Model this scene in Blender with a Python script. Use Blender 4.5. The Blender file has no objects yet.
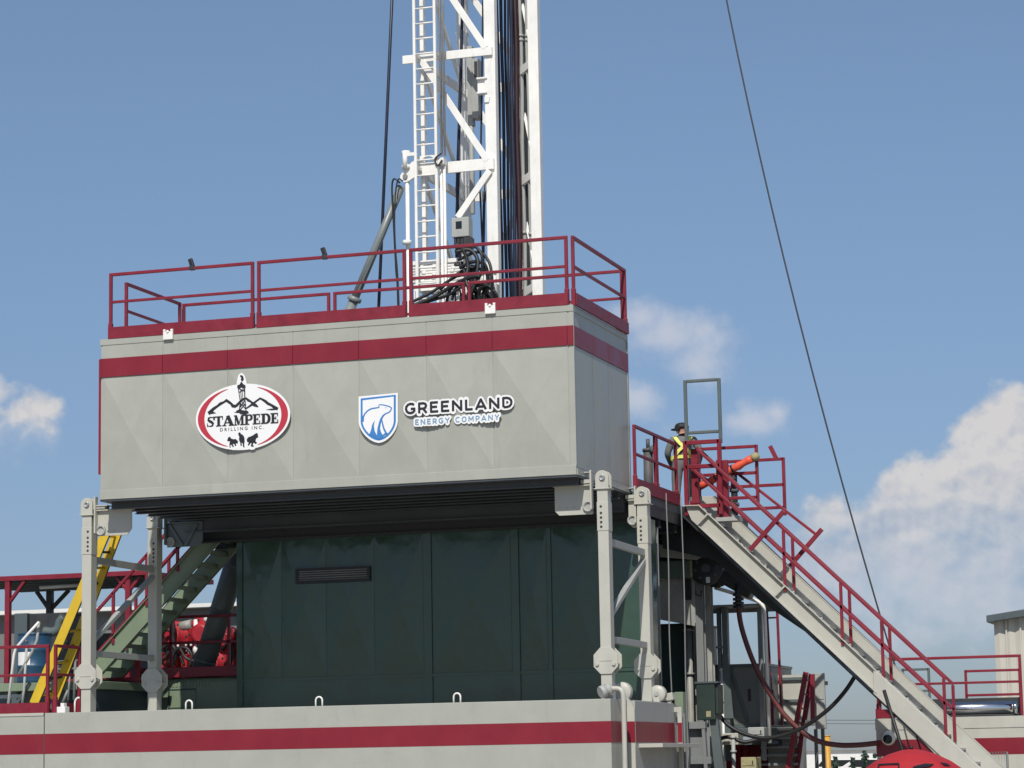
import bpy, math, random
from mathutils import Vector, Matrix
random.seed(7)
R = math.radians
scene = bpy.context.scene
col = scene.collection

# ------------------------------------------------------------------ camera
FOC, YAW, PITCH, ROLL = 2584.4, 0.31310, 0.14560, -0.01790
CAM = Vector((11.1214, -37.4434, -4.3183))
FW = Vector((-math.sin(YAW) * math.cos(PITCH), math.cos(YAW) * math.cos(PITCH), math.sin(PITCH)))
_r = Vector((math.cos(YAW), math.sin(YAW), 0))
_u = _r.cross(FW)
RT = math.cos(ROLL) * _r + math.sin(ROLL) * _u
UP = -math.sin(ROLL) * _r + math.cos(ROLL) * _u
cd = bpy.data.cameras.new('camera')
cam = bpy.data.objects.new('camera', cd)
col.objects.link(cam)
cd.sensor_width = 36.0
cd.lens = FOC / 1024 * 36.0
cd.clip_start, cd.clip_end = 0.1, 9000
m3 = Matrix((RT, UP, -FW)).transposed()
cam.matrix_world = Matrix.Translation(CAM) @ m3.to_4x4()
scene.camera = cam


def P(x, y, Y=None, X=None, Z=None):
    """point of the place seen at photo position x, y that lies on the given wall plane"""
    d = FW * FOC + RT * (x - 512) - UP * (y - 384)
    k, v = (0, X) if X is not None else (1, Y) if Y is not None else (2, Z)
    return CAM + d * ((v - CAM[k]) / d[k])


# ------------------------------------------------------------------ sky and sun
SUN_AZ, SUN_EL = R(170), R(46)
world = bpy.data.worlds.new('World')
scene.world = world
world.use_nodes = True
wn, wl = world.node_tree.nodes, world.node_tree.links
wn.clear()


def N(t, **kw):
    n = wn.new(t)
    for k, v in kw.items():
        setattr(n, k, v)
    return n


def M(op, a, b=None, c=None, clamp=False):
    n = N('ShaderNodeMath', operation=op)
    n.use_clamp = clamp
    for i, v in enumerate((a, b, c)):
        if v is None:
            continue
        if isinstance(v, (int, float)):
            n.inputs[i].default_value = v
        else:
            wl.new(v, n.inputs[i])
    return n.outputs[0]


sky = N('ShaderNodeTexSky', sky_type='NISHITA')
sky.sun_disc = False
sky.sun_elevation, sky.sun_rotation = SUN_EL, SUN_AZ
sky.altitude, sky.air_density, sky.dust_density, sky.ozone_density = 300, 0.85, 0.7, 2.2
tc = N('ShaderNodeTexCoord')
sx = N('ShaderNodeSeparateXYZ')
wl.new(tc.outputs['Generated'], sx.inputs[0])
az = M('ARCTAN2', sx.outputs[0], sx.outputs[1])
el = M('ARCSINE', sx.outputs[2])
cx = N('ShaderNodeCombineXYZ')
wl.new(az, cx.inputs[0])
wl.new(el, cx.inputs[1])
uv = cx.outputs[0]


def noise(scale, detail, rough, off=(0, 0, 0), stretch=(1, 1, 1)):
    mp = N('ShaderNodeMapping')
    mp.inputs['Location'].default_value = off
    mp.inputs['Scale'].default_value = stretch
    wl.new(uv, mp.inputs[0])
    n = N('ShaderNodeTexNoise')
    n.inputs['Scale'].default_value = scale
    n.inputs['Detail'].default_value = detail
    n.inputs['Roughness'].default_value = rough
    wl.new(mp.outputs[0], n.inputs['Vector'])
    return n.outputs[0]


def azel(x, y):
    d = (FW * FOC + RT * (x - 512) - UP * (y - 384)).normalized()
    return math.atan2(d.x, d.y), math.asin(d.z)


def blobs(lst):
    out = None
    for (x, y, rx, ry, w) in lst:
        a, e = azel(x, y)
        s = N('ShaderNodeVectorMath', operation='SUBTRACT')
        s.inputs[1].default_value = (a, e, 0)
        wl.new(uv, s.inputs[0])
        q = N('ShaderNodeVectorMath', operation='MULTIPLY')
        q.inputs[1].default_value = (FOC / rx, FOC / ry, 0)
        wl.new(s.outputs[0], q.inputs[0])
        L = N('ShaderNodeVectorMath', operation='LENGTH')
        wl.new(q.outputs[0], L.inputs[0])
        v = M('MULTIPLY_ADD', L.outputs['Value'], -w, w)
        out = v if out is None else M('SMOOTH_MAX', out, v, 0.15)
    return out


def smooth(v, lo, hi):
    n = N('ShaderNodeMapRange', interpolation_type='SMOOTHSTEP')
    n.inputs['From Min'].default_value, n.inputs['From Max'].default_value = lo, hi
    wl.new(v, n.inputs['Value'])
    return n.outputs[0]


n1 = noise(52, 9, 0.53)
n1b = noise(52, 9, 0.53, off=(0.0016, -0.0030, 0))
n2 = noise(22, 6, 0.55, off=(3.1, 1.7, 0))
env = blobs([(1015, 474, 84, 80, 1), (962, 502, 66, 62, 1), (1030, 434, 56, 52, 1), (980, 446, 36, 42, .9),
             (918, 516, 62, 52, .9), (905, 492, 32, 30, .8), (870, 530, 50, 36, .8), (828, 524, 38, 34, .7), (850, 556, 70, 44, .7),
             (1000, 560, 120, 66, .9), (16, 414, 46, 28, .42), (-20, 410, 46, 32, .5)])
dens = M('ADD', env, M('MULTIPLY', M('SUBTRACT', n1, 0.5), 1.35))
cum = smooth(dens, -0.02, 0.36)
# the base of the cumulus thins out into the haze
cum_fade = smooth(el, azel(960, 600)[1], azel(960, 470)[1])
cum_a = M('MULTIPLY', cum, M('MULTIPLY_ADD', cum_fade, 0.68, 0.16))
env2 = blobs([(668, 335, 58, 36, .75), (694, 366, 38, 34, .75), (640, 318, 36, 26, .7), (636, 396, 34, 22, .7),
              (745, 422, 50, 16, .45), (776, 412, 20, 12, .4), (860, 560, 150, 46, .5), (960, 575, 160, 60, .55),
              (10, 430, 60, 26, .5)])
wisp = M('ADD', env2, M('MULTIPLY', M('SUBTRACT', n2, 0.5), 1.5))
wisp2 = M('ADD', wisp, M('MULTIPLY', M('SUBTRACT', n1, 0.5), 1.3))
wisp_a = M('MULTIPLY', smooth(wisp2, -0.16, 0.62), 0.72)
lit = M('ADD', M('MULTIPLY', M('SUBTRACT', n1, n1b), 3.4), M('MULTIPLY_ADD', cum_fade, 0.75, 0.12), clamp=True)
cramp = N('ShaderNodeMix', data_type='RGBA')
cramp.inputs['A'].default_value = (3.7, 4.2, 5.2, 1)
cramp.inputs['B'].default_value = (7.2, 6.8, 6.5, 1)
wl.new(lit, cramp.inputs['Factor'])
mixw = N('ShaderNodeMix', data_type='RGBA')
mixw.inputs['B'].default_value = (5.9, 6.1, 6.8, 1)
# air near the ground is hazier and greyer than the clear-sky model
sk_f = smooth(el, R(-2), R(19))
tint = N('ShaderNodeMix', data_type='RGBA')
tint.inputs['A'].default_value = (0.50, 0.535, 0.66, 1)
tint.inputs['B'].default_value = (1.08, 1.06, 1.02, 1)
wl.new(sk_f, tint.inputs['Factor'])
tm = N('ShaderNodeMix', data_type='RGBA', blend_type='MULTIPLY')
tm.inputs['Factor'].default_value = 1.0
wl.new(sky.outputs[0], tm.inputs['A'])
wl.new(tint.outputs['Result'], tm.inputs['B'])
wl.new(tm.outputs['Result'], mixw.inputs['A'])
wl.new(wisp_a, mixw.inputs['Factor'])
mixc = N('ShaderNodeMix', data_type='RGBA')
wl.new(mixw.outputs['Result'], mixc.inputs['A'])
wl.new(cramp.outputs['Result'], mixc.inputs['B'])
wl.new(cum_a, mixc.inputs['Factor'])
bg = N('ShaderNodeBackground')
bg.inputs['Strength'].default_value = 0.10
wl.new(mixc.outputs['Result'], bg.inputs['Color'])
wo = N('ShaderNodeOutputWorld')
wl.new(bg.outputs[0], wo.inputs['Surface'])

sd = bpy.data.lights.new('sun', 'SUN')
sd.energy, sd.angle, sd.color = 4.0, R(0.53), (1.0, 0.955, 0.88)
sun = bpy.data.objects.new('sun', sd)
col.objects.link(sun)
to_sun = Vector((math.sin(SUN_AZ) * math.cos(SUN_EL), math.cos(SUN_AZ) * math.cos(SUN_EL), math.sin(SUN_EL)))
sun.rotation_euler = to_sun.to_track_quat('Z', 'Y').to_euler()
sun.location = (10, -30, 30)
vs = scene.view_settings
vs.view_transform, vs.look, vs.exposure, vs.gamma = 'Standard', 'None', 0.0, 1.0
vs.use_curve_mapping = False


# ------------------------------------------------------------------ materials
def paint(name, c, rough=0.45, metal=0.0, var=0.06, scale=1.6, bump=0.0, dirt=0.0, dirt_c=(0.16, 0.13, 0.10), spec=0.5, streak=False):
    m = bpy.data.materials.new(name)
    m.use_nodes = True
    nt = m.node_tree
    n, l = nt.nodes, nt.links
    b = n['Principled BSDF']
    b.inputs['Metallic'].default_value = metal
    b.inputs['Specular IOR Level'].default_value = spec
    t = n.new('ShaderNodeTexCoord')
    mp = n.new('ShaderNodeMapping')
    mp.inputs['Scale'].default_value = (1, 1, 0.18) if streak else (1, 1, 1)
    l.new(t.outputs['Object'], mp.inputs[0])
    a = n.new('ShaderNodeTexNoise')
    a.inputs['Scale'].default_value = scale
    a.inputs['Detail'].default_value = 6
    a.inputs['Roughness'].default_value = 0.62
    l.new(mp.outputs[0], a.inputs['Vector'])
    mr = n.new('ShaderNodeMapRange')
    mr.inputs['From Min'].default_value, mr.inputs['From Max'].default_value = 0.3, 0.7
    mr.inputs['To Min'].default_value, mr.inputs['To Max'].default_value = 1 - var, 1 + var
    l.new(a.outputs[0], mr.inputs['Value'])
    mul = n.new('ShaderNodeVectorMath')
    mul.operation = 'SCALE'
    mul.inputs[0].default_value = c
    l.new(mr.outputs[0], mul.inputs['Scale'])
    out = mul.outputs[0]
    if dirt > 0:
        d = n.new('ShaderNodeTexNoise')
        d.inputs['Scale'].default_value = scale * 3.1
        d.inputs['Detail'].default_value = 8
        d.inputs['Roughness'].default_value = 0.7
        mp2 = n.new('ShaderNodeMapping')
        mp2.inputs['Scale'].default_value = (1, 1, 0.22)
        mp2.inputs['Location'].default_value = (3.3, 1.1, 7.7)
        l.new(t.outputs['Object'], mp2.inputs[0])
        l.new(mp2.outputs[0], d.inputs['Vector'])
        dm = n.new('ShaderNodeMapRange')
        dm.interpolation_type = 'SMOOTHSTEP'
        dm.inputs['From Min'].default_value, dm.inputs['From Max'].default_value = 0.5, 0.78
        dm.inputs['To Max'].default_value = dirt
        l.new(d.outputs[0], dm.inputs['Value'])
        mx = n.new('ShaderNodeMix')
        mx.data_type = 'RGBA'
        mx.inputs['B'].default_value = (*dirt_c, 1)
        l.new(out, mx.inputs['A'])
        l.new(dm.outputs[0], mx.inputs['Factor'])
        out = mx.outputs['Result']
    l.new(out, b.inputs['Base Color'])
    rr = n.new('ShaderNodeMapRange')
    rr.inputs['From Min'].default_value, rr.inputs['From Max'].default_value = 0.3, 0.7
    rr.inputs['To Min'].default_value, rr.inputs['To Max'].default_value = max(0.03, rough - 0.08), min(1, rough + 0.08)
    l.new(a.outputs[0], rr.inputs['Value'])
    l.new(rr.outputs[0], b.inputs['Roughness'])
    if bump > 0:
        w = n.new('ShaderNodeTexNoise')
        w.inputs['Scale'].default_value = 2.2
        w.inputs['Detail'].default_value = 2
        l.new(t.outputs['Object'], w.inputs['Vector'])
        bp = n.new('ShaderNodeBump')
        bp.inputs['Strength'].default_value = 1.0
        bp.inputs['Distance'].default_value = bump
        l.new(w.outputs[0], bp.inputs['Height'])
        l.new(bp.outputs[0], b.inputs['Normal'])
    return m


CREAM = paint('cream_paint', (0.358, 0.366, 0.322), 0.36, var=0.05, bump=0.008, dirt=0.34, dirt_c=(0.27, 0.265, 0.24))
CREAM2 = paint('cream_steel_paint', (0.45, 0.445, 0.39), 0.45, var=0.05, dirt=0.22, dirt_c=(0.25, 0.23, 0.19), scale=2.5)
STEELGREY = paint('grey_frame_paint', (0.36, 0.37, 0.35), 0.5, var=0.07, dirt=0.25)
RED = paint('maroon_paint', (0.205, 0.010, 0.023), 0.38, var=0.08, dirt=0.12, dirt_c=(0.20, 0.06, 0.06))
REDRAIL = paint('maroon_rail_paint', (0.20, 0.010, 0.025), 0.45, var=0.16, scale=4, dirt=0.38, dirt_c=(0.09, 0.03, 0.03))
REDPUMP = paint('pump_red_paint', (0.36, 0.015, 0.024), 0.45, var=0.2, scale=4, dirt=0.3, dirt_c=(0.05, 0.02, 0.02))
WHITE = paint('white_paint', (0.80, 0.79, 0.75), 0.45, var=0.05, scale=3, dirt=0.34, dirt_c=(0.42, 0.38, 0.32))
GREEN = paint('sage_green_paint', (0.185, 0.235, 0.155), 0.42, var=0.07, dirt=0.25, dirt_c=(0.11, 0.11, 0.08))
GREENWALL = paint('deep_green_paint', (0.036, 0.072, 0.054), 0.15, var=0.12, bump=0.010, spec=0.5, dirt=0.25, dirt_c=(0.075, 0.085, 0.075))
GREENDARK = paint('dark_green_paint', (0.045, 0.075, 0.062), 0.4, var=0.15, dirt=0.3, dirt_c=(0.05, 0.05, 0.04))
SLATE = paint('slate_grey_paint', (0.075, 0.095, 0.105), 0.45, var=0.12, dirt=0.2)
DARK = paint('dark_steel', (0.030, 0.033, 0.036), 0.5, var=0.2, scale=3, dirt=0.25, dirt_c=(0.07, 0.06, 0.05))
GREY = paint('grey_steel', (0.20, 0.21, 0.21), 0.5, var=0.12, dirt=0.35, dirt_c=(0.13, 0.10, 0.08), streak=True)
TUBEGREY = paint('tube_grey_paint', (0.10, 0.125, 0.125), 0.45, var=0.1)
RUSTY = paint('stained_steel', (0.31, 0.31, 0.285), 0.55, var=0.2, scale=2.2, dirt=0.7, dirt_c=(0.16, 0.09, 0.06))
GALV = paint('galvanised_steel', (0.42, 0.43, 0.44), 0.38, metal=0.7, var=0.12, scale=6)
CHROME = paint('chrome', (0.72, 0.73, 0.74), 0.14, metal=1.0, var=0.04)
BLACK = paint('black_rubber', (0.014, 0.014, 0.016), 0.5, var=0.2)
NAVY = paint('dark_blue_hose', (0.016, 0.022, 0.045), 0.4, var=0.2)
HOSERED = paint('red_brown_hose', (0.125, 0.034, 0.032), 0.5, var=0.22, scale=5, dirt=0.35, dirt_c=(0.06, 0.03, 0.03))
YELLOW = paint('yellow_paint', (0.62, 0.42, 0.025), 0.4, var=0.08, scale=4, dirt=0.25, dirt_c=(0.25, 0.19, 0.08))
BLUE = paint('blue_plastic', (0.020, 0.068, 0.135), 0.35, var=0.1)
LABELW = paint('white_label', (0.75, 0.75, 0.73), 0.5, var=0.03)
LOGOW = paint('decal_white', (0.80, 0.80, 0.80), 0.35, var=0.01)
LOGOR = paint('decal_red', (0.47, 0.035, 0.055), 0.35, var=0.03)
LOGOK = paint('decal_black', (0.018, 0.018, 0.022), 0.4, var=0.03)
LOGOB = paint('decal_blue', (0.045, 0.20, 0.50), 0.35, var=0.03)
LOGOS = paint('decal_steel_blue', (0.17, 0.31, 0.46), 0.35, var=0.03)
ORANGE = paint('orange_tarp', (0.72, 0.095, 0.045), 0.55, var=0.12, scale=7)
KHAKI = paint('khaki_cloth', (0.33, 0.30, 0.16), 0.8, var=0.2, scale=9)
UMBRED = paint('umbrella_red', (0.40, 0.020, 0.026), 0.6, var=0.05)
CORR = paint('cladding_cream', (0.50, 0.48, 0.42), 0.5, var=0.05)
BARN = paint('far_wall', (0.40, 0.40, 0.37), 0.6, var=0.08)
FARW = paint('far_white', (0.72, 0.71, 0.68), 0.5, var=0.05)
POSTY = paint('post_yellow', (0.62, 0.33, 0.05), 0.5, var=0.08)
WOOD = paint('weathered_wood', (0.16, 0.12, 0.09), 0.8, var=0.2)
SKIN = paint('skin', (0.42, 0.22, 0.16), 0.5, var=0.04)
GREYCLOTH = paint('grey_workwear', (0.15, 0.153, 0.155), 0.85, var=0.12, scale=7, bump=0.01)
HIVIS = paint('hi_vis_yellow', (0.70, 0.72, 0.16), 0.6, var=0.06)
CAPBLACK = paint('black_cap', (0.012, 0.012, 0.014), 0.6, var=0.2)
BOOT = paint('tan_boot', (0.28, 0.19, 0.08), 0.7, var=0.15)
SCREEN = paint('dark_glass', (0.012, 0.016, 0.020), 0.08, var=0.1)
LEAF = paint('far_foliage', (0.035, 0.060, 0.040), 0.7, var=0.35, scale=3)
BARK = paint('far_bark', (0.10, 0.075, 0.055), 0.9, var=0.2)
GRAVEL = paint('gravel_yard', (0.30, 0.275, 0.235), 0.95, var=0.25, scale=0.6, bump=0.03, dirt=0.5, dirt_c=(0.20, 0.18, 0.15))


# ------------------------------------------------------------------ mesh builder
class MB:
    def __init__(self):
        self.v, self.f, self.mi, self.sm = [], [], [], []

    def add(self, vs_, fs, mi=0, sm=False):
        o = len(self.v)
        self.v += [tuple(p) for p in vs_]
        for f in fs:
            self.f.append([i + o for i in f])
            self.mi.append(mi)
            self.sm.append(sm)
        return self

    def box(self, x0, y0, z0, x1, y1, z1, mi=0):
        x0, x1 = sorted((x0, x1))
        y0, y1 = sorted((y0, y1))
        z0, z1 = sorted((z0, z1))
        v = [(x, y, z) for z in (z0, z1) for y in (y0, y1) for x in (x0, x1)]
        return self.add(v, [(0, 2, 3, 1), (4, 5, 7, 6), (0, 1, 5, 4), (2, 6, 7, 3), (0, 4, 6, 2), (1, 3, 7, 5)], mi)

    def bar(self, a, b, w, h=None, up=(0, 0, 1), mi=0):
        """rectangular bar from a to b; w across, h along 'up'"""
        a, b, up = Vector(a), Vector(b), Vector(up)
        h = w if h is None else h
        d = (b - a).normalized()
        s = d.cross(up)
        if s.length < 1e-4:
            s = d.cross(Vector((0, 1, 0)))
        s.normalize()
        t = s.cross(d).normalized()
        v = []
        for p in (a, b):
            for i, j in ((-1, -1), (1, -1), (1, 1), (-1, 1)):
                v.append(p + s * (i * w / 2) + t * (j * h / 2))
        return self.add(v, [(0, 1, 2, 3), (7, 6, 5, 4), (0, 4, 5, 1), (1, 5, 6, 2), (2, 6, 7, 3), (3, 7, 4, 0)], mi)

    def path(self, pts, r, n=8, mi=0, rs=None, cap=True):
        pts = [Vector(p) for p in pts]
        rings = []
        t0 = (pts[1] - pts[0]).normalized()
        ref = Vector((0, 0, 1)) if abs(t0.z) < 0.9 else Vector((1, 0, 0))
        s = t0.cross(ref).normalized()
        for i, p in enumerate(pts):
            t = (pts[min(i + 1, len(pts) - 1)] - pts[max(i - 1, 0)]).normalized()
            s = (s - t * s.dot(t)).normalized()
            q = t.cross(s)
            rr = rs[i] if rs else r
            rings.append([p + (s * math.cos(2 * math.pi * k / n) + q * math.sin(2 * math.pi * k / n)) * rr for k in range(n)])
        v = [x for g in rings for x in g]
        f = []
        for i in range(len(pts) - 1):
            for k in range(n):
                k2 = (k + 1) % n
                f.append((i * n + k, i * n + k2, (i + 1) * n + k2, (i + 1) * n + k))
        self.add(v, f, mi, True)
        if cap:
            o = len(self.v) - len(v)
            self.f.append([o + k for k in range(n)][::-1])
            self.f.append([o + (len(pts) - 1) * n + k for k in range(n)])
            self.mi += [mi, mi]
            self.sm += [False, False]
        return self

    def tube(self, a, b, r, n=10, mi=0, r2=None):
        return self.path([a, b], r, n, mi, rs=None if r2 is None else [r, r2])

    def prism(self, pts, c0, c1, plane='XZ', mi=0):
        """polygon in a plane pushed from c0 to c1 along the third axis"""
        def to(p, c):
            return (p[0], c, p[1]) if plane == 'XZ' else (c, p[0], p[1]) if plane == 'YZ' else (p[0], p[1], c)
        n = len(pts)
        v = [to(p, c0) for p in pts] + [to(p, c1) for p in pts]
        f = [list(range(n)), list(range(2 * n - 1, n - 1, -1))]
        f += [(i, i + n, (i + 1) % n + n, (i + 1) % n) for i in range(n)]
        return self.add(v, f, mi)

    def disc(self, c, r, th, axis='Y', n=24, mi=0, hole=None):
        c = Vector(c)
        ax = {'X': Vector((1, 0, 0)), 'Y': Vector((0, 1, 0)), 'Z': Vector((0, 0, 1))}[axis]
        return self.tube(c - ax * th / 2, c + ax * th / 2, r, n, mi)

    def lathe(self, c, prof, n=20, mi=0, axis='Z'):
        c = Vector(c)
        v, f = [], []
        for (r, h) in prof:
            for k in range(n):
                a = 2 * math.pi * k / n
                p = (r * math.cos(a), r * math.sin(a), h) if axis == 'Z' else (h, r * math.cos(a), r * math.sin(a)) if axis == 'X' else (r * math.cos(a), h, r * math.sin(a))
                v.append(c + Vector(p))
        for i in range(len(prof) - 1):
            for k in range(n):
                k2 = (k + 1) % n
                f.append((i * n + k, i * n + k2, (i + 1) * n + k2, (i + 1) * n + k))
        f2 = [list(range(n))[::-1], [(len(prof) - 1) * n + k for k in range(n)]]
        self.add(v, f, mi, True)
        o = len(self.v) - len(v)
        for g in f2:
            self.f.append([o + k for k in g])
            self.mi.append(mi)
            self.sm.append(False)
        return self

    def build(self, name, mats, parent=None, bevel=0.0, kind=None, label=None, cat=None, group=None):
        me = bpy.data.meshes.new(name)
        me.from_pydata(self.v, [], self.f)
        mats = mats if isinstance(mats, (list, tuple)) else [mats]
        for m in mats:
            me.materials.append(m)
        me.polygons.foreach_set('material_index', self.mi)
        me.polygons.foreach_set('use_smooth', self.sm)
        import bmesh
        bm = bmesh.new()
        bm.from_mesh(me)
        bmesh.ops.recalc_face_normals(bm, faces=bm.faces)
        bm.to_mesh(me)
        bm.free()
        o = bpy.data.objects.new(name, me)
        return link(o, parent, bevel, kind, label, cat, group)


def link(o, parent=None, bevel=0.0, kind=None, label=None, cat=None, group=None):
    col.objects.link(o)
    if parent is not None:
        o.parent = parent
        off = parent.location if parent.parent is None else Vector((0, 0, 0))
        o.matrix_parent_inverse = Matrix.Translation(-off)
    if bevel:
        b = o.modifiers.new('bevel', 'BEVEL')
        b.width, b.segments, b.limit_method, b.angle_limit = bevel, 2, 'ANGLE', R(40)
    for k, v in (('kind', kind), ('label', label), ('category', cat), ('group', group)):
        if v:
            o[k] = v
    return o


def thing(name, loc, label, cat, group=None):
    o = bpy.data.objects.new(name, None)
    o.empty_display_size = 0.2
    o.location = loc
    return link(o, None, 0, None, label, cat, group)


def tag(o, label, cat, group=None):
    o['label'], o['category'] = label, cat
    if group:
        o['group'] = group
    return o


def copy_tree(o, parent=None):
    c = o.copy()
    col.objects.link(c)
    if parent is not None:
        c.parent = parent
        c.matrix_parent_inverse = o.matrix_parent_inverse.copy()
    for ch in list(o.children):
        copy_tree(ch, c)
    return c


def curve_pts(ctrl, n=8):
    """smooth line through the control points"""
    c = [Vector(p) for p in ctrl]
    c = [c[0] * 2 - c[1]] + c + [c[-1] * 2 - c[-2]]
    out = []
    for i in range(1, len(c) - 2):
        for k in range(n):
            t = k / n
            p0, p1, p2, p3 = c[i - 1:i + 3]
            out.append(0.5 * ((2 * p1) + (p2 - p0) * t + (2 * p0 - 5 * p1 + 4 * p2 - p3) * t * t + (3 * p1 - p0 - 3 * p2 + p3) * t ** 3))
    out.append(c[-2])
    return out


GZ = CAM.z - 1.63          # yard level
W, D, H = 8.02, 3.10, 2.62
BASE_Z = -3.391

# ================================================================== SETTING
g = MB()
g.add([(-3000, -600, GZ), (3000, -600, GZ), (3000, 5000, GZ), (-3000, 5000, GZ)], [(0, 1, 2, 3)])
g.build('ground', GRAVEL, kind='structure')

# ================================================================== UPPER CABIN OF THE RIG
cab = thing('rig_cabin', (-W / 2, D / 2, 0), 'large cream upper cabin with a maroon stripe and two company signs, raised on posts', 'rig cabin')
S1, S2 = 1.996, 2.298
seams = [P(x, 420, Y=0)[0] for x in (163, 228, 293.6, 359.7, 427.6, 494, 569.5)]
xs = [-W + 0.03] + seams
fp = MB()
for a, b in zip(xs[:-1], xs[1:]):
    a, b = a + 0.006, b - 0.006
    z0, z1, cxm, czm = 0.15, H - 0.10, (a + b) / 2, 0.15 + (S1 - 0.15) * 0.5
    # cross-broken sheet: four facets meeting at a raised centre
    fp.add([(a, -0.004, z0), (b, -0.004, z0), (b, -0.004, S1), (a, -0.004, S1), (cxm, -0.074, czm)],
           [(0, 1, 4), (1, 2, 4), (2, 3, 4), (3, 0, 4)])
    fp.add([(a, -0.004, S2), (b, -0.004, S2), (b, -0.004, z1), (a, -0.004, z1)], [(0, 1, 2, 3)])
    fp.add([(a, -0.004, z0), (a, 0.01, z0), (a, 0.01, z1), (a, -0.004, z1), (b, -0.004, z0), (b, 0.01, z0), (b, 0.01, z1), (b, -0.004, z1)],
           [(0, 1, 2, 3), (4, 5, 6, 7)])
fp.box(-0.068, -0.004, 0.15, -0.001, 0.01, H - 0.10)
fp.build('front_panel', CREAM, cab)
b = MB()
b.box(-W + 0.004, 0.004, 0.0, -0.004, D, H - 0.02)
b.build('body', CREAM, cab)
b = MB()
b.box(-W - 0.004, -0.016, 0.0, 0.006, 0.012, 0.15)
b.box(-W - 0.004, 0.0, 0.0, -W + 0.02, D, 0.15)
b.build('sill', CREAM, cab, bevel=0.006)
b = MB()
b.box(-W - 0.012, -0.014, H - 0.10, 0.010, 0.012, H)
b.box(-0.02, 0.012, H - 0.10, 0.010, D + 0.01, H)
b.box(-W - 0.012, 0.012, H - 0.10, -W + 0.02, D + 0.01, H)
b.build('eave_trim', CREAM, cab, bevel=0.005)
b = MB()
b.box(-W, 0.0, H - 0.03, 0.0, D, H - 0.006)
b.build('roof', STEELGREY, cab)
b = MB()
for a, c in zip(xs[:-1], xs[1:]):
    b.box(a + 0.004, -0.0265, S1, c - 0.004, 0.0, S2)
b.box(seams[-1] + 0.004, -0.0265, S1, 0.0045, 0.0, S2)
b.box(-W - 0.014, -0.0262, S1, -W + 0.031, 0.0, S2)
b.build('front_stripe', RED, cab)
yb = [0.02, P(592.5, 365, X=0)[1], P(608, 375, X=0)[1], D - 0.13, D]
b = MB()
for a, c in zip(yb[:-1], yb[1:]):
    b.box(0.0, a + 0.005, S1, 0.012, c - 0.005, S2)
b.build('side_stripe', RED, cab)
b = MB()
b.box(-0.03, -0.003, 0.15, 0.009, 0.03, H - 0.10)
b.box(0.0, D - 0.05, 0.0, 0.010, D + 0.01, H - 0.11)
b.box(0.0, 0.03, 0.0, 0.018, D - 0.06, 0.10)
b.build('side_batten', CREAM, cab)
side = MB()
for a, c in zip(yb[:-1], yb[1:]):
    a, c = a + 0.003, c - 0.003
    side.add([(0.001, a, 0.12), (0.001, c, 0.12), (0.001, c, S1 - 0.01), (0.001, a, S1 - 0.01), (0.006, (a + c) / 2, 1.05)],
             [(0, 1, 4), (1, 2, 4), (2, 3, 4), (3, 0, 4)])
side.build('side_panel', CREAM, cab)
b = MB()
b.box(-W - 0.055, 0.03, 0.42, -W - 0.004, 0.10, S2)
b.build('edge_flap', RED, cab, bevel=0.006)
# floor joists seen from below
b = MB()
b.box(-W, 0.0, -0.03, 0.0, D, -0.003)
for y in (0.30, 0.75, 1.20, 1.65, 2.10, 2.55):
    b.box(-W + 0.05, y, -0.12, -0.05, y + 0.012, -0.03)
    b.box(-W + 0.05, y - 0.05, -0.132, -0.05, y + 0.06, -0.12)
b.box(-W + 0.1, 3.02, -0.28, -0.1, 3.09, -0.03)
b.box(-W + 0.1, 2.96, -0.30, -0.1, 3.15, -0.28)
b.build('floor_joist', paint('joist_shaded', (0.060, 0.068, 0.078), 0.35, var=0.15), cab)  # likely cream steel; the underfloor shade is put into this dark colour
# lugs that lock the roof rails
for px, py in ((168.5, 334.5), (490.5, 308.5)):
    c = P(px, py, Y=-0.03)
    b = MB()
    b.box(c.x - 0.085, -0.06, c.z - 0.085, c.x + 0.085, -0.015, c.z + 0.045)
    b.box(c.x - 0.085, -0.06, c.z + 0.045, c.x - 0.045, -0.015, c.z + 0.085)
    b.box(c.x + 0.045, -0.06, c.z + 0.045, c.x + 0.085, -0.015, c.z + 0.085)
    b.disc((c.x, -0.062, c.z + 0.045), 0.022, 0.03)
    b.build('lock_lug', WHITE, cab, bevel=0.006)
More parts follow.
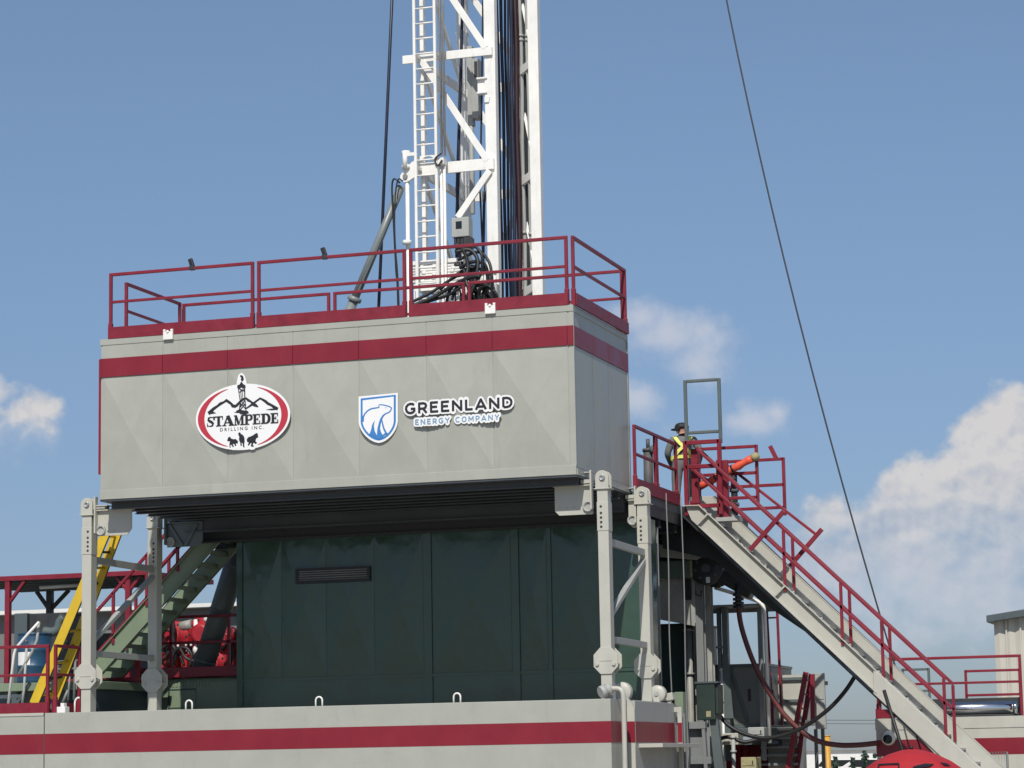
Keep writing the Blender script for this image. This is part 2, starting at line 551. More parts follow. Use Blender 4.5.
# hanging brackets that carry the cabin on its legs
for sx, x0, x1, y in ((1, -0.49, 0.12, 0.45), (-1, -8.30, -7.68, 0.45), (1, -0.02, 0.12, 3.0), (-1, -8.27, -7.60, 3.0)):
    b = MB()
    pl = [(x0, -0.13), (x1, -0.13), (x1, -0.57), (x0 + 0.07, -0.57), (x0, -0.50)] if sx > 0 else \
         [(x0, -0.13), (x1, -0.13), (x1, -0.44), (x1 - 0.08, -0.54), (x0, -0.54)]
    b.prism(pl, y, y + 0.02)
    b.box(x0 - 0.01, y - 0.06, -0.135, x1 + 0.01, y + 0.10, -0.115)
    xe = x1 if sx > 0 else x0
    b.box(xe - 0.016, y - 0.10, -0.50, xe + 0.012, y - 0.001, 0.10)
    b.box(xe - 0.20, y - 0.09, 0.06, xe + 0.012, y + 0.10, 0.075) if sx > 0 else b.box(xe, y - 0.09, -0.06, xe + 0.22, y + 0.1, -0.045)
    b.box(xe - 0.17 * (sx > 0), y - 0.07, -0.10, xe + 0.17 * (sx < 0), y + 0.10, -0.04)
    for k in range(3):
        b.disc((x0 + 0.08 + 0.11 * k, y - 0.004, -0.46), 0.012, 0.02, n=8)
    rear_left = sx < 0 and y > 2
    if rear_left:
        b.bar((x0 + 0.05, y - 0.02, -0.15), (x0 + 0.30, y - 0.02, -0.52), 0.05, 0.03, up=(0, 1, 0))
        b.bar((x1 - 0.10, y - 0.02, -0.15), (x0 + 0.36, y - 0.02, -0.52), 0.05, 0.03, up=(0, 1, 0))
    br = b.build('hanger_bracket', TUBEGREY if rear_left else CREAM2, cab, bevel=0.004)  # rear-left bracket gets darker grey to deepen its shade under the cabin
    b = MB()
    b.lathe((xe - sx * 0.07, y - 0.006, -0.45), [(0.085, 0), (0.085, -0.03), (0.062, -0.032), (0.058, -0.004)], axis='Y')
    b.build('pin_boss', STEELGREY, br)


# ------------------------------------------------------------------ guard rails
def rail_section(a, b, z0, label, group, mid=True, toe=0.19, posts=(0, 1), h=1.09, name='guard_rail', t=0.05, toe_side=-1, inner=()):
    """one liftable railing section between ground points a and b"""
    a, b = Vector((a[0], a[1], z0)), Vector((b[0], b[1], z0))
    d = (b - a).normalized()
    nrm = Vector((d.y, -d.x, 0))
    root = thing(name, (a + b) / 2, label, 'railing', group)
    Z = Vector((0, 0, 1))
    m = MB()
    m.bar(a + Z * (h - t / 2) , b + Z * (h - t / 2), t, t)
    m.build('top_rail', REDRAIL, root, bevel=0.006)
    for p in list(posts) + list(inner):
        q = a + (b - a) * p + d * (t / 2 if p == 0 else -t / 2 if p == 1 else 0)
        m = MB()
        m.bar(q, q + Z * (h - t - 0.001), t, t, up=(0, 1, 0))
        if toe:
            m.bar(q, q + Z * 0.26, t + 0.016, t + 0.016, up=(0, 1, 0))
        m.build('post', REDRAIL, root, bevel=0.006)
    if mid:
        m = MB()
        m.bar(a + d * t + Z * h * 0.56, b - d * t + Z * h * 0.56, t * 0.86, t * 0.86)
        m.build('mid_rail', REDRAIL, root, bevel=0.005)
    if toe:
        m = MB()
        m.bar(a + nrm * 0.045 + Z * toe / 2, b + nrm * 0.045 + Z * toe / 2, 0.012, toe)
        m.bar(a + nrm * 0.025 + Z * 0.012, b + nrm * 0.025 + Z * 0.012, 0.05, 0.012)
        m.build('toe_board', REDRAIL, root)
    return root


xa, xb_, xc, xd, xe_, xf = [P(x, y, Y=0.03)[0] for x, y in ((109.5, 300), (254, 290), (257.5, 290), (406, 280), (409.5, 280), (568, 270))]
rail_section((xa, 0.03), (xb_, 0.03), H + 0.001, 'maroon roof railing at the far left end of the cabin front', 'roof railings on the cabin')
rail_section((xc, 0.03), (xd, 0.03), H + 0.001, 'maroon roof railing in the middle of the cabin front, above the shield sign', 'roof railings on the cabin')
rail_section((xe_, 0.03), (xf, 0.03), H + 0.001, 'maroon roof railing on the cabin front, before the mast foot and hoses', 'roof railings on the cabin')
rail_section((0.0, 0.04), (0.0, 3.05), H + 0.001, 'maroon roof railing along the short right side of the cabin', 'roof railings on the cabin')
rail_section((-W + 0.03, 2.93), (-W + 0.03, 0.82), H + 0.001, 'maroon roof railing along the left side of the cabin, seen end-on', 'roof railings on the cabin')
yb2 = D - 0.05
bx = [P(x, y, Y=yb2)[0] for x, y in ((182.5, 310), (330, 300), (333.5, 300), (465, 290), (468, 290))]
rb = [((bx[0], bx[1]), 'back roof railing on the left, against open sky'), ((bx[2], bx[3]), 'back roof railing behind the grey strut and mast ladder'),
      ((bx[4], -0.03), 'back roof railing at the right, behind the black hoses')]
for (a, c), lab in rb:
    rail_section((c, yb2), (a, yb2), H + 0.001, 'maroon ' + lab, 'roof railings on the cabin', toe=0.12)
# small black lamps clipped on the front top rail
lamp = None
for (px, py), lab in (((191.5, 264), 'small black lamp clipped on the roof rail, left of the two'),
                      ((324, 251.5), 'small black lamp clipped on the roof rail nearest the grey strut')):
    c = P(px, py, Y=0.03)
    zt = H + 1.092
    if lamp is None:
        lamp = thing('rail_lamp', (c.x, 0.03, zt), lab, 'lamp', 'small lamps on the roof rail')
        m = MB()
        m.bar((c.x + 0.02, 0.03, zt), (c.x - 0.025, 0.03, zt + 0.13), 0.07, 0.06, up=(0, 1, 0))
        m.build('lamp_housing', BLACK, lamp, bevel=0.01)
        m = MB()
        m.box(c.x - 0.03, -0.002, zt - 0.06, c.x + 0.05, 0.062, zt + 0.012)
        m.build('clamp', DARK, lamp, bevel=0.004)
    else:
        l2 = copy_tree(lamp)
        l2.location = (c.x, 0.03, zt)
        l2['label'] = lab

# ================================================================== SUPPORT FRAMES
def octagon(cx_, cz_, rx, rz):
    k = 0.45
    return [(cx_ - rx, cz_ - rz * k), (cx_ - rx * k, cz_ - rz), (cx_ + rx * k, cz_ - rz), (cx_ + rx, cz_ - rz * k),
            (cx_ + rx, cz_ + rz * k), (cx_ + rx * k, cz_ + rz), (cx_ - rx * k, cz_ + rz), (cx_ - rx, cz_ + rz * k)]


def support_frame(xf_, xr_, label, flip):
    root = thing('support_frame', ((xf_ + xr_) / 2, 1.7, BASE_Z), label, 'support frame', 'leg frames under the cabin')
    hinge_z = P(605, 661, Y=0.46).z
    for x, y in ((xf_, 0.44), (xr_, 3.0)):
        m = MB()
        w = 0.085
        m.box(x - w, y - 0.10, BASE_Z, x + w, y + 0.10, hinge_z - 0.16)
        m.box(x - w * 0.96, y - 0.096, hinge_z - 0.16, x + w * 0.96, y + 0.096, hinge_z + 0.16)
        m.box(x - w, y - 0.10, hinge_z + 0.16, x + w, y + 0.10, -0.20)
        leg = m.build('leg', CREAM2, root, bevel=0.006)
        m = MB()
        m.box(x - w - 0.006, y - 0.108, -0.84, x + w + 0.006, y + 0.108, -0.40)
        sl = m.build('pin_sleeve', CREAM2, leg, bevel=0.004)
        m = MB()
        for k in range(5):
            m.disc((x - 0.025 * flip, y - 0.1086, -0.47 - 0.07 * k - 0.03 * (k > 0)), 0.02, 0.006, n=12)
        m.build('pin_hole', DARK, leg)
        # rounded lug that takes the pin
        m = MB()
        pts = [(x - 0.105, -0.195), (x + 0.105, -0.195)] + [(x + 0.105 * math.cos(a), -0.02 + 0.105 * math.sin(a)) for a in [R(i * 15) for i in range(13)]]
        m.prism(pts, y - 0.115, y - 0.085)
        m.prism(pts, y + 0.055, y + 0.085)
        m.box(x - 0.13, y - 0.13, -0.205, x + 0.13, y + 0.12, -0.19)
        lug = m.build('lug', CREAM2, leg, bevel=0.004)
        m = MB()
        m.lathe((x + 0.01, y - 0.118, -0.03), [(0.045, 0), (0.045, -0.02), (0.03, -0.022), (0.028, -0.002)], axis='Y', n=16)
        m.tube((x + 0.01, y - 0.125, -0.03), (x + 0.01, y + 0.09, -0.03), 0.027, 12)
        m.build('pin', GALV, leg)
        m = MB()
        for dz in (-0.012, 0.012):
            pass
        m.prism(octagon(x - 0.0, hinge_z, 0.19, 0.20), y - 0.122, y - 0.102)
        m.prism(octagon(x + 0.0, hinge_z, 0.19, 0.20), y + 0.102, y + 0.122)
        for dx in (-0.13, 0.13):
            m.tube((x + dx, y - 0.15, hinge_z - 0.05), (x + dx, y + 0.15, hinge_z - 0.05), 0.028, 10)
        m.box(x - 0.10, y - 0.130, hinge_z - 0.004, x + 0.10, y - 0.121, hinge_z + 0.006)
        m.build('hinge_plate', CREAM2, leg, bevel=0.003)
    x = (xf_ + xr_) / 2
    z = lambda px, py: P(px, py, X=x).z
    if flip > 0:
        za, zb, zc, zd, ze = z(610, 541), z(643, 557), z(611, 617), z(612, 640), P(643, 548, X=x).z
    else:
        za, zb, zc, zd, ze = z(97, 559), z(146, 577), z(96, 641), z(96, 654), z(146, 568)
    m = MB()
    m.bar((xf_, 0.54, za - 0.03), (xr_, 2.90, za - 0.03), 0.07, 0.11)
    m.build('cross_brace', STEELGREY, root, bevel=0.005)
    m = MB()
    m.bar((xr_, 2.90, za - 0.16), (xf_, 0.54, zc - 0.02), 0.07, 0.09, up=(1, 0, 0))
    m.build('diagonal_brace', STEELGREY, root, bevel=0.005)
    m = MB()
    m.bar((xf_, 0.54, zd), (xr_, 2.90, zd), 0.07, 0.10)
    m.build('cross_brace', STEELGREY, root, bevel=0.005)
    return root


support_frame(0.305, 0.235, 'right cream leg frame with a diagonal brace under the cabin corner by the stairs', 1)
support_frame(-8.435, -8.50, 'left leg frame under the cabin, with the yellow ladder showing between its legs', -1)

# ================================================================== BASE BOXES
XB = 0.456
xl = P(44, 740, Y=0).x
base = thing('base_box', (-4.3, 2.2, GZ), 'long cream base box with a maroon stripe carrying the leg frames and green cabin', 'base box')
b = MB()
b.box(xl + 0.008, 0.0, GZ + 0.05, XB, 3.5, BASE_Z)
b.build('body', CREAM, base, bevel=0.008)
b = MB()
b.box(xl + 0.008, -0.004, -4.041, XB + 0.0, 0.0, -3.723)
b.box(XB, -0.004, -4.041, XB + 0.004, 0.7, -3.723)
b.build('stripe', RED, base)
for px, py in ((319, 697), (457, 692)):
    c = P(px, py, Y=0.15)
    m = MB()
    m.path([(c.x - 0.055, 0.15, BASE_Z - 0.02)] + [(c.x - 0.055 * math.cos(a), 0.15, BASE_Z + 0.09 + 0.055 * math.sin(a)) for a in [R(i * 22.5) for i in range(9)]] + [(c.x + 0.055, 0.15, BASE_Z - 0.02)], 0.014, 8)
    m.build('lifting_eye', WHITE, base)
c = P(189, 703, Y=0.15)
m = MB()
m.path([(c.x - 0.055, 0.15, BASE_Z - 0.02)] + [(c.x - 0.055 * math.cos(a), 0.15, BASE_Z + 0.09 + 0.055 * math.sin(a)) for a in [R(i * 22.5) for i in range(9)]] + [(c.x + 0.055, 0.15, BASE_Z - 0.02)], 0.014, 8)
m.build('lifting_eye', WHITE, base)
# end of the base: pipe, end plates, recessed hatch, sheaves
def pr(px, py, Y):
    return P(px, py, Y=Y)
m = MB()
yp = 0.25
a = pr(600, 694, yp - 0.1)
zc_ = BASE_Z + 0.15
xp = pr(624, 720, yp).x
m.path(curve_pts([(xp - 0.20, yp - 0.05, zc_), (xp - 0.08, yp, zc_), (xp - 0.015, yp, zc_ - 0.05), (xp, yp, zc_ - 0.18), (xp, yp, zc_ - 0.5), (xp, yp, GZ + 0.1)], 6), 0.040, 12)
m.build('vent_pipe', CREAM2, base)
m = MB()
c0_ = Vector((xp - 0.20, yp - 0.05, zc_))
d0_ = Vector((-0.62, -0.62, -0.30)).normalized()
m.path([c0_ + d0_ * t for t in (-0.02, 0.0, 0.02, 0.05, 0.055, 0.075, 0.08, 0.15, 0.17)], 0.1, 24, rs=[0.04, 0.08, 0.095, 0.095, 0.075, 0.075, 0.095, 0.095, 0.085])
m.build('vent_cap', STEELGREY, base)
m = MB()
x0 = pr(627.5, 720, 0.9).x
x1 = pr(635, 720, 0.9).x
m.prism([(x0, GZ + 0.05), (x1, GZ + 0.05), (x1, BASE_Z - 0.14), (x1 - 0.04, BASE_Z - 0.06), (x0, BASE_Z + 0.05)], 0.88, 0.93)
m.prism([(x0, -4.041), (x1 + 0.002, -4.041), (x1 + 0.002, -3.723), (x0, -3.723)], 0.874, 0.8795, mi=1)
m.build('end_plate', [CREAM2, RED], base)
m = MB()
yr0, yr1 = 0.94, 3.3
m.box(XB + 0.02, yr0, GZ + 0.1, XB + 0.12, yr1, BASE_Z - 0.02)
m.build('end_hatch', STEELGREY, base, bevel=0.006)
m = MB()
m.box(XB + 0.12, yr0, -4.041, XB + 0.124, yr1, -3.723)
m.build('end_stripe', RED, base)
m = MB()
ye = 3.32
x0, x1, x2, x3 = [pr(px, 730, ye).x for px in (664, 674, 677, 682)]
m.box(x0, ye, GZ + 0.1, x1, ye + 0.4, BASE_Z - 0.04)
m.box(x1, ye, BASE_Z - 0.16, x3, ye + 0.05, BASE_Z - 0.08)
m.box(x3 - 0.07, ye, -4.9, x3, ye + 0.05, BASE_Z - 0.16)
m.box(x0, ye - 0.004, -4.041, x1, ye, -3.723, mi=1)
m.box(x3 - 0.07, ye - 0.004, -4.041, x3 + 0.001, ye, -3.723, mi=1)
m.box(x1, ye + 0.2, GZ + 0.2, x3, ye + 0.25, BASE_Z - 0.18, mi=2)
m.build('corner_post', [CREAM2, RED, GREY], base, bevel=0.004)
m = MB()
m.box(XB + 0.12, 1.1, -4.12, XB + 0.5, 3.4, -4.06)
m.build('end_shelf', CREAM2, base, bevel=0.004)
for px, py, y, r in ((622.5, 692, 1.4, 0.155), (658, 694, 3.0, 0.14)):
    c = pr(px, py, y)
    m = MB()
    m.lathe((c.x, y, c.z), [(r * 0.3, -0.07), (r * 0.9, -0.07), (r, -0.05), (r * 0.86, -0.01), (r * 0.86, 0.01), (r, 0.05), (r * 0.9, 0.07), (r * 0.3, 0.07)], axis='Y', n=26)
    m.box(c.x - 0.05, y - 0.10, BASE_Z - 0.02, c.x + 0.05, y - 0.072, c.z)
    sh = m.build('sheave', CREAM2, base)
    m = MB()
    m.tube((c.x, y - 0.12, c.z), (c.x, y + 0.12, c.z), 0.035, 12)
    m.build('axle', STEELGREY, sh)
c = pr(669, 698, 3.3)
m = MB()
m.bar((c.x - 0.08, 3.3, c.z), (c.x + 0.08, 3.3, c.z + 0.03), 0.16, 0.12)
m.box(c.x - 0.04, 3.25, BASE_Z - 0.03, c.x + 0.04, 3.35, c.z)
m.build('latch_block', CREAM2, base, bevel=0.01)
m = MB()
x0, x1 = pr(674.5, 700, 3.9).x, pr(683, 700, 3.9).x
m.box(x0, 3.9, -4.1, x1, 4.1, pr(678, 692, 3.9).z)
m.build('green_stub', GREEN, base, bevel=0.006)

lb = thing('base_box', (-12, 1.7, GZ), 'cream base box at the far left with the maroon railing on its top edge', 'base box')
b = MB()
b.box(-16, 0.0, GZ + 0.05, xl - 0.008, 2.4, BASE_Z - 0.005)
b.build('body', CREAM, lb, bevel=0.008)
b = MB()
b.box(-16, -0.012, BASE_Z - 0.04, xl - 0.008, 0.02, BASE_Z + 0.004)
b.build('top_lip', CREAM2, lb)
b = MB()
b.box(-16, -0.004, -4.041, xl - 0.008, 0.0, -3.723)
b.build('stripe', RED, lb)

# ================================================================== GREEN CABIN UNDER THE RIG
gc = thing('green_cabin', (-3.4, 4.6, BASE_Z), 'dark green panelled cabin in the shade below the cream cabin', 'equipment cabin')
GY = 3.6
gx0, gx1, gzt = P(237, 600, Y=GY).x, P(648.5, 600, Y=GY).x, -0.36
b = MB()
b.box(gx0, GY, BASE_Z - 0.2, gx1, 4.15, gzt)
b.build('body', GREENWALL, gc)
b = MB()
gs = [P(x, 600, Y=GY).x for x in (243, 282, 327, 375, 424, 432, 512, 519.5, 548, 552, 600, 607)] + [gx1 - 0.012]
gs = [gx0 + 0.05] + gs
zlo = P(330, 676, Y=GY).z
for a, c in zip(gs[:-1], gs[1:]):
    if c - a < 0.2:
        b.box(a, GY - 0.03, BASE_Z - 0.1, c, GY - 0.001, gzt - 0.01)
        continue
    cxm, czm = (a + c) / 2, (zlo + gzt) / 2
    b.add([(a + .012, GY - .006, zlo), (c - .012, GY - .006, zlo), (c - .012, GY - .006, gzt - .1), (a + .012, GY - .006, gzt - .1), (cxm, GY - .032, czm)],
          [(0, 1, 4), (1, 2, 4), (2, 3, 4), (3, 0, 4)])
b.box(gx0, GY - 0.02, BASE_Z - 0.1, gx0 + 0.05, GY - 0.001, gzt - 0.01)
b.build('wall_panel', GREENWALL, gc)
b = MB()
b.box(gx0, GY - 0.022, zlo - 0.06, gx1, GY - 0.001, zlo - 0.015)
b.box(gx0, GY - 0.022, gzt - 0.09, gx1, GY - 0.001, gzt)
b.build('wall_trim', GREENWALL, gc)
a, c = P(297, 584, Y=GY), P(371, 566, Y=GY)
zm, hh = (a.z + c.z) / 2, 0.13
vf = MB()
vf.box(a.x, GY - 0.07, zm - hh, c.x, GY - 0.036, zm - hh + 0.035)
vf.box(a.x, GY - 0.07, zm + hh - 0.035, c.x, GY - 0.036, zm + hh)
vf.box(a.x, GY - 0.07, zm - hh + 0.035, a.x + 0.045, GY - 0.036, zm + hh - 0.035)
vf.box(c.x - 0.045, GY - 0.07, zm - hh + 0.035, c.x, GY - 0.036, zm + hh - 0.035)
v = vf.build('vent', BLACK, gc)
vf = MB()
vf.box(a.x + 0.045, GY - 0.046, zm - hh + 0.035, c.x - 0.045, GY - 0.038, zm + hh - 0.035, mi=1)
for k in range(5):
    zz = zm - hh + 0.055 + k * 0.038
    vf.bar((a.x + 0.05, GY - 0.052, zz), (c.x - 0.05, GY - 0.052, zz), 0.02, 0.008, up=(0, 0.6, 1), mi=0)
vf.build('slat', [GREY, DARK], v)

# ================================================================== DRILL FLOOR BEHIND THE CABIN
fl = MB()
fl.box(-8.3, 3.22, -0.10, 0.10, 9.0, 0.05)
fl.build('drill_floor', SLATE, label='dark steel drill floor deck behind the cream cabin at stair height', cat='platform')
df = bpy.data.objects['drill_floor']
m = MB()
for y in (3.5, 4.6, 5.7, 6.8, 7.9, 8.9):
    m.box(-8.2, y, -0.42, 0.08, y + 0.02, -0.10)
    m.box(-8.2, y - 0.07, -0.445, 0.08, y + 0.09, -0.42)
m.box(0.075, 3.3, -0.30, 0.095, 9.0, -0.10)
m.build('floor_girder', DARK, df)
m = MB()
m.box(0.101, 6.78, -0.06, 0.60, 9.0, 0.045)
m.box(0.585, 6.78, -0.40, 0.60, 9.0, -0.06)
for y in (6.8, 7.6, 8.4):
    m.box(0.101, y, -0.36, 0.58, y + 0.02, -0.06)
m.build('side_wing', DARK, df)
m = MB()
a, c = P(640, 585, Y=8.2), P(699, 530, Y=8.2)
m.box(a.x - 1.5, 8.2, a.z, c.x, 8.24, -0.11)
m.build('back_panel', DARK, df)

# ================================================================== COMPANY SIGNS ON THE CABIN FRONT
SY = -0.077


def L2(px, py, y=SY):
    q = P(px, py, Y=y)
    return (q.x, q.z)


def flat(polys, y, name, mat, parent, th=0.0016):
    m = MB()
    for i, pl in enumerate(polys):
        m.prism(pl, y - 0.00035 * i, y - 0.00035 * i - th)
    return m.build(name, mat, parent)


def stroke(pts, w):
    """thin ribbon polygon along a line; w may be a list"""
    pts = [Vector((p[0], p[1])) for p in pts]
    lft, rgt = [], []
    for i, p in enumerate(pts):
        t = (pts[min(i + 1, len(pts) - 1)] - pts[max(i - 1, 0)]).normalized()
        nn = Vector((-t.y, t.x))
        ww = w[i] if isinstance(w, (list, tuple)) else w
        lft.append(tuple(p + nn * ww / 2))
        rgt.append(tuple(p - nn * ww / 2))
    return lft + rgt[::-1]


def ell(c, rx, rz, n=72, a0=0, a1=360):
    return [(c[0] + rx * math.cos(R(a0 + (a1 - a0) * i / n)), c[1] + rz * math.sin(R(a0 + (a1 - a0) * i / n))) for i in range(n)]


def text(s, x, z, h, width, y, name, mat, parent, bold=0.0, gap=1.0, th=0.0016):
    cu = bpy.data.curves.new(name, 'FONT')
    cu.body, cu.size, cu.offset, cu.space_character, cu.extrude = s, 1.0, bold, gap, 0.0
    cu.resolution_u = 4
    to = bpy.data.objects.new(name, cu)
    col.objects.link(to)
    bpy.context.view_layer.update()
    me = bpy.data.meshes.new_from_object(to.evaluated_get(bpy.context.evaluated_depsgraph_get()))
    bpy.data.objects.remove(to)
    vx = [v.co.x for v in me.vertices]
    vy = [v.co.y for v in me.vertices]
    sx_, sz_ = width / (max(vx) - min(vx)), h / (max(vy) - min(vy))
    x0_, y0_ = min(vx), min(vy)
    for v in me.vertices:
        v.co = (x + (v.co.x - x0_) * sx_, y, z + (v.co.y - y0_) * sz_)
    import bmesh
    bm = bmesh.new()
    bm.from_mesh(me)
    bmesh.ops.remove_doubles(bm, verts=bm.verts, dist=0.0001)
    r = bmesh.ops.extrude_face_region(bm, geom=list(bm.faces))
    for v in [q for q in r['geom'] if isinstance(q, bmesh.types.BMVert)]:
        v.co.y -= th
    bmesh.ops.recalc_face_normals(bm, faces=bm.faces)
    bm.to_mesh(me)
    bm.free()
    me.materials.clear()
    me.materials.append(mat)
    return link(bpy.data.objects.new(name, me), parent)


# ---- oval sign; q() reads zoomed tracing units
def q(x, y):
    return L2(190 + x / 8.536, 365 + y / 8.536)


U = (q(850, 440)[0] - q(50, 440)[0]) / 800.0       # size of one tracing unit in metres
oc = ((q(50, 470)[0] + q(857, 415)[0]) / 2, (q(440, 182)[1] + q(455, 705)[1]) / 2)
ox, oz = 403 * U, 262 * U
ov = thing('oval_sign', (oc[0], SY, oc[1] - oz), 'oval white sign with red sides, black mountains, a derrick, three horses and STAMPEDE', 'sign', 'company signs on the cabin front')
tower_c = q(442, 130)
outl = [ell(oc, ox, oz)]
flat(outl, SY, 'backing', LOGOW, ov, 0.004)
cap_o = [q(395, 200), q(405, 120), q(415, 85), q(440, 66), q(465, 85), q(477, 120), q(490, 190)]
flat([cap_o], SY - 0.001, 'tower_backing', LOGOW, ov, 0.004)
flat([[q(318, 660), q(330, 715), q(375, 728), q(400, 712), q(440, 720), q(455, 706), q(500, 705), q(520, 725), q(552, 720), q(590, 660)]], SY - 0.0012, 'horse_backing', LOGOW, ov, 0.004)
rx, rz, ix, iz = ox * 0.955, oz * 0.93, ox * 0.815, oz * 0.945
for s in (-1, 1):
    outer, inner = [], []
    for i in range(25):
        t = R(-68 + 136 * i / 24)
        outer.append((oc[0] + s * rx * math.cos(t), oc[1] + rz * math.sin(t)))
        inner.append((oc[0] + s * (ix * math.cos(t) + 0.0), oc[1] + iz * 0.985 * math.sin(t)))
    flat([outer + inner[::-1]], SY - 0.0062, 'red_crescent', LOGOR, ov)
ridges = [([(160, 415), (205, 372), (235, 352), (262, 330), (290, 318), (312, 302), (335, 318), (352, 330), (366, 350), (388, 352), (412, 345)], [26, 20, 16, 20, 14, 20, 18, 16, 22, 20, 10]),
          ([(378, 362), (405, 340), (430, 312), (455, 292), (480, 285), (500, 302), (520, 312), (540, 335), (562, 345), (584, 358)], [14, 18, 14, 16, 14, 18, 12, 22, 20, 6]),
          ([(480, 372), (520, 345), (550, 322), (572, 305), (600, 285), (622, 296), (645, 310), (665, 328), (700, 345), (722, 362), (752, 376)], [8, 14, 14, 12, 14, 14, 18, 18, 16, 22, 18])]
flat([stroke([q(*p) for p in r], [w * U * 1.2 for w in ws]) for r, ws in ridges] +
     [[q(160, 408), q(200, 398), q(225, 412), q(158, 422)], [q(648, 382), q(700, 372), q(752, 382), q(700, 386)],
      [q(375, 404), q(420, 398), q(440, 404), q(410, 410)]], SY - 0.0064, 'mountains', LOGOK, ov)
dk = []
for a, b_, w in (((414, 200), (436, 345), 7), ((434, 205), (440, 300), 6), ((468, 200), (470, 290), 9), ((448, 205), (452, 285), 5), ((436, 300), (470, 345), 7), ((470, 300), (432, 360), 7),
                 ((440, 330), (474, 372), 7), ((474, 330), (430, 384), 7), ((432, 300), (424, 388), 8), ((472, 300), (480, 388), 8), ((416, 200), (470, 225), 5), ((470, 205), (418, 235), 5)):
    dk.append(stroke([q(*a), q(*b_)], w * U))
dk.append([q(405, 195), q(408, 172), q(425, 168), q(442, 140), q(458, 165), q(474, 172), q(478, 192), q(455, 200), q(440, 190), q(425, 200)])
dk.append([q(428, 92), q(440, 86), q(456, 96), q(462, 120), q(452, 138), q(436, 130), q(440, 108)])
dk.append([q(392, 395), q(420, 380), q(460, 388), q(495, 392), q(505, 408), q(470, 424), q(430, 416), q(420, 405)])
flat(dk, SY - 0.0080, 'derrick', LOGOK, ov)


# letters of STAMPEDE: heavy slab serif strokes, drawn on a 0..1 by 0..1 box
def glyph(ch):
    st = 0.30

    def bx_(x0_, z0_, x1_, z1_):
        return [(x0_, z0_), (x1_, z0_), (x1_, z1_), (x0_, z1_)]
    arc = lambda cx_, cz_, rx_, rz_, a0, a1, n=12: [(cx_ + rx_ * math.cos(R(a0 + (a1 - a0) * i / n)), cz_ + rz_ * math.sin(R(a0 + (a1 - a0) * i / n))) for i in range(n + 1)]
    if ch == 'S':
        return [stroke([(0.92, 0.80), (0.78, 0.92), (0.5, 0.95), (0.22, 0.86), (0.2, 0.68), (0.4, 0.56), (0.62, 0.46), (0.82, 0.32), (0.74, 0.12), (0.5, 0.05), (0.22, 0.08), (0.06, 0.20)],
                       [.05, .08, .10, .2, .26, .26, .27, .26, .2, .10, .08, .05]), bx_(0.84, 0.66, 0.93, 1.0), bx_(0.04, 0.0, 0.13, 0.36)]
    if ch == 'T':
        return [bx_(0.36, 0.06, 0.66, 0.9), bx_(0.2, 0, 0.82, 0.09), bx_(0.0, 0.89, 1.0, 1.0), bx_(0.0, 0.64, 0.09, 0.9), bx_(0.91, 0.64, 1.0, 0.9)]
    if ch == 'A':
        return [stroke([(0.16, 0.06), (0.46, 1.0)], 0.11), stroke([(0.46, 1.0), (0.80, 0.06)], 0.30), bx_(0.28, 0.27, 0.66, 0.36), bx_(-0.02, 0, 0.34, 0.09), bx_(0.54, 0, 1.04, 0.09)]
    if ch == 'M':
        return [bx_(0.08, 0.06, 0.19, 0.95), stroke([(0.18, 0.98), (0.46, 0.06)], 0.22), stroke([(0.46, 0.06), (0.74, 0.96)], 0.08), bx_(0.70, 0.06, 0.92, 0.95), bx_(-0.02, 0, 0.3, 0.09), bx_(0.6, 0, 1.02, 0.09), bx_(-0.02, 0.91, 0.22, 1.0), bx_(0.74, 0.91, 1.02, 1.0)]
    if ch == 'P':
        return [bx_(0.14, 0.06, 0.44, 0.95), bx_(0, 0, 0.6, 0.09), bx_(0, 0.91, 0.5, 1.0), stroke([(0.44, 0.95), (0.62, 0.95)] + arc(0.62, 0.71, 0.24, 0.24, 80, -80) + [(0.62, 0.47), (0.44, 0.46)], [.1, .12] + [.14, .17, .2, .23, .25, .27, .27, .27, .25, .23, .2, .17, .14] + [.12, .1])]
    if ch == 'D':
        return [bx_(0.14, 0.06, 0.44, 0.95), bx_(0, 0, 0.5, 0.09), bx_(0, 0.91, 0.5, 1.0), stroke([(0.44, 0.95), (0.54, 0.95)] + arc(0.54, 0.5, 0.34, 0.44, 80, -80) + [(0.54, 0.05), (0.44, 0.05)], [.1, .12] + [.14, .18, .22, .26, .28, .3, .3, .3, .28, .26, .22, .18, .14] + [.12, .1])]
    if ch == 'E':
        return [bx_(0.14, 0.06, 0.46, 0.95), bx_(0, 0, 0.95, 0.1), bx_(0, 0.9, 0.92, 1.0), bx_(0.84, 0.09, 0.95, 0.34), bx_(0.82, 0.68, 0.92, 0.91), bx_(0.45, 0.45, 0.68, 0.54), bx_(0.62, 0.34, 0.71, 0.66)]


ltr = [('S', 145, 214), ('T', 208, 286), ('A', 278, 382), ('M', 378, 468), ('P', 464, 540), ('E', 536, 606), ('D', 606, 690), ('E', 690, 760)]
lp = []
baseq, topq = (145, 528), (145, 452)
for ch, x0_, x1_ in ltr:
    yb_ = 530 - (x0_ - 145) * 0.058
    o = q(x0_, yb_)
    ww = (x1_ - x0_) * U * 0.97
    hh = 79 * U * 1.01
    for pl in glyph(ch):
        lp.append([(o[0] + a * ww, o[1] + c * hh) for a, c in pl])
zb_ = sum(min(z for _, z in pl) for pl in lp) / len(lp)
m = MB()
for i, pl in enumerate(lp):
    m.prism(pl, SY - 0.0090 - 0.00006 * i, SY - 0.0112 - 0.00006 * i)
m.build('lettering', LOGOK, ov)
o = q(258, 566)
text('DRILLING INC.', o[0], o[1] - 2 * U, 27 * U, (632 - 258) * U, SY - 0.0064, 'small_lettering', LOGOK, ov, bold=0.012, gap=1.6)
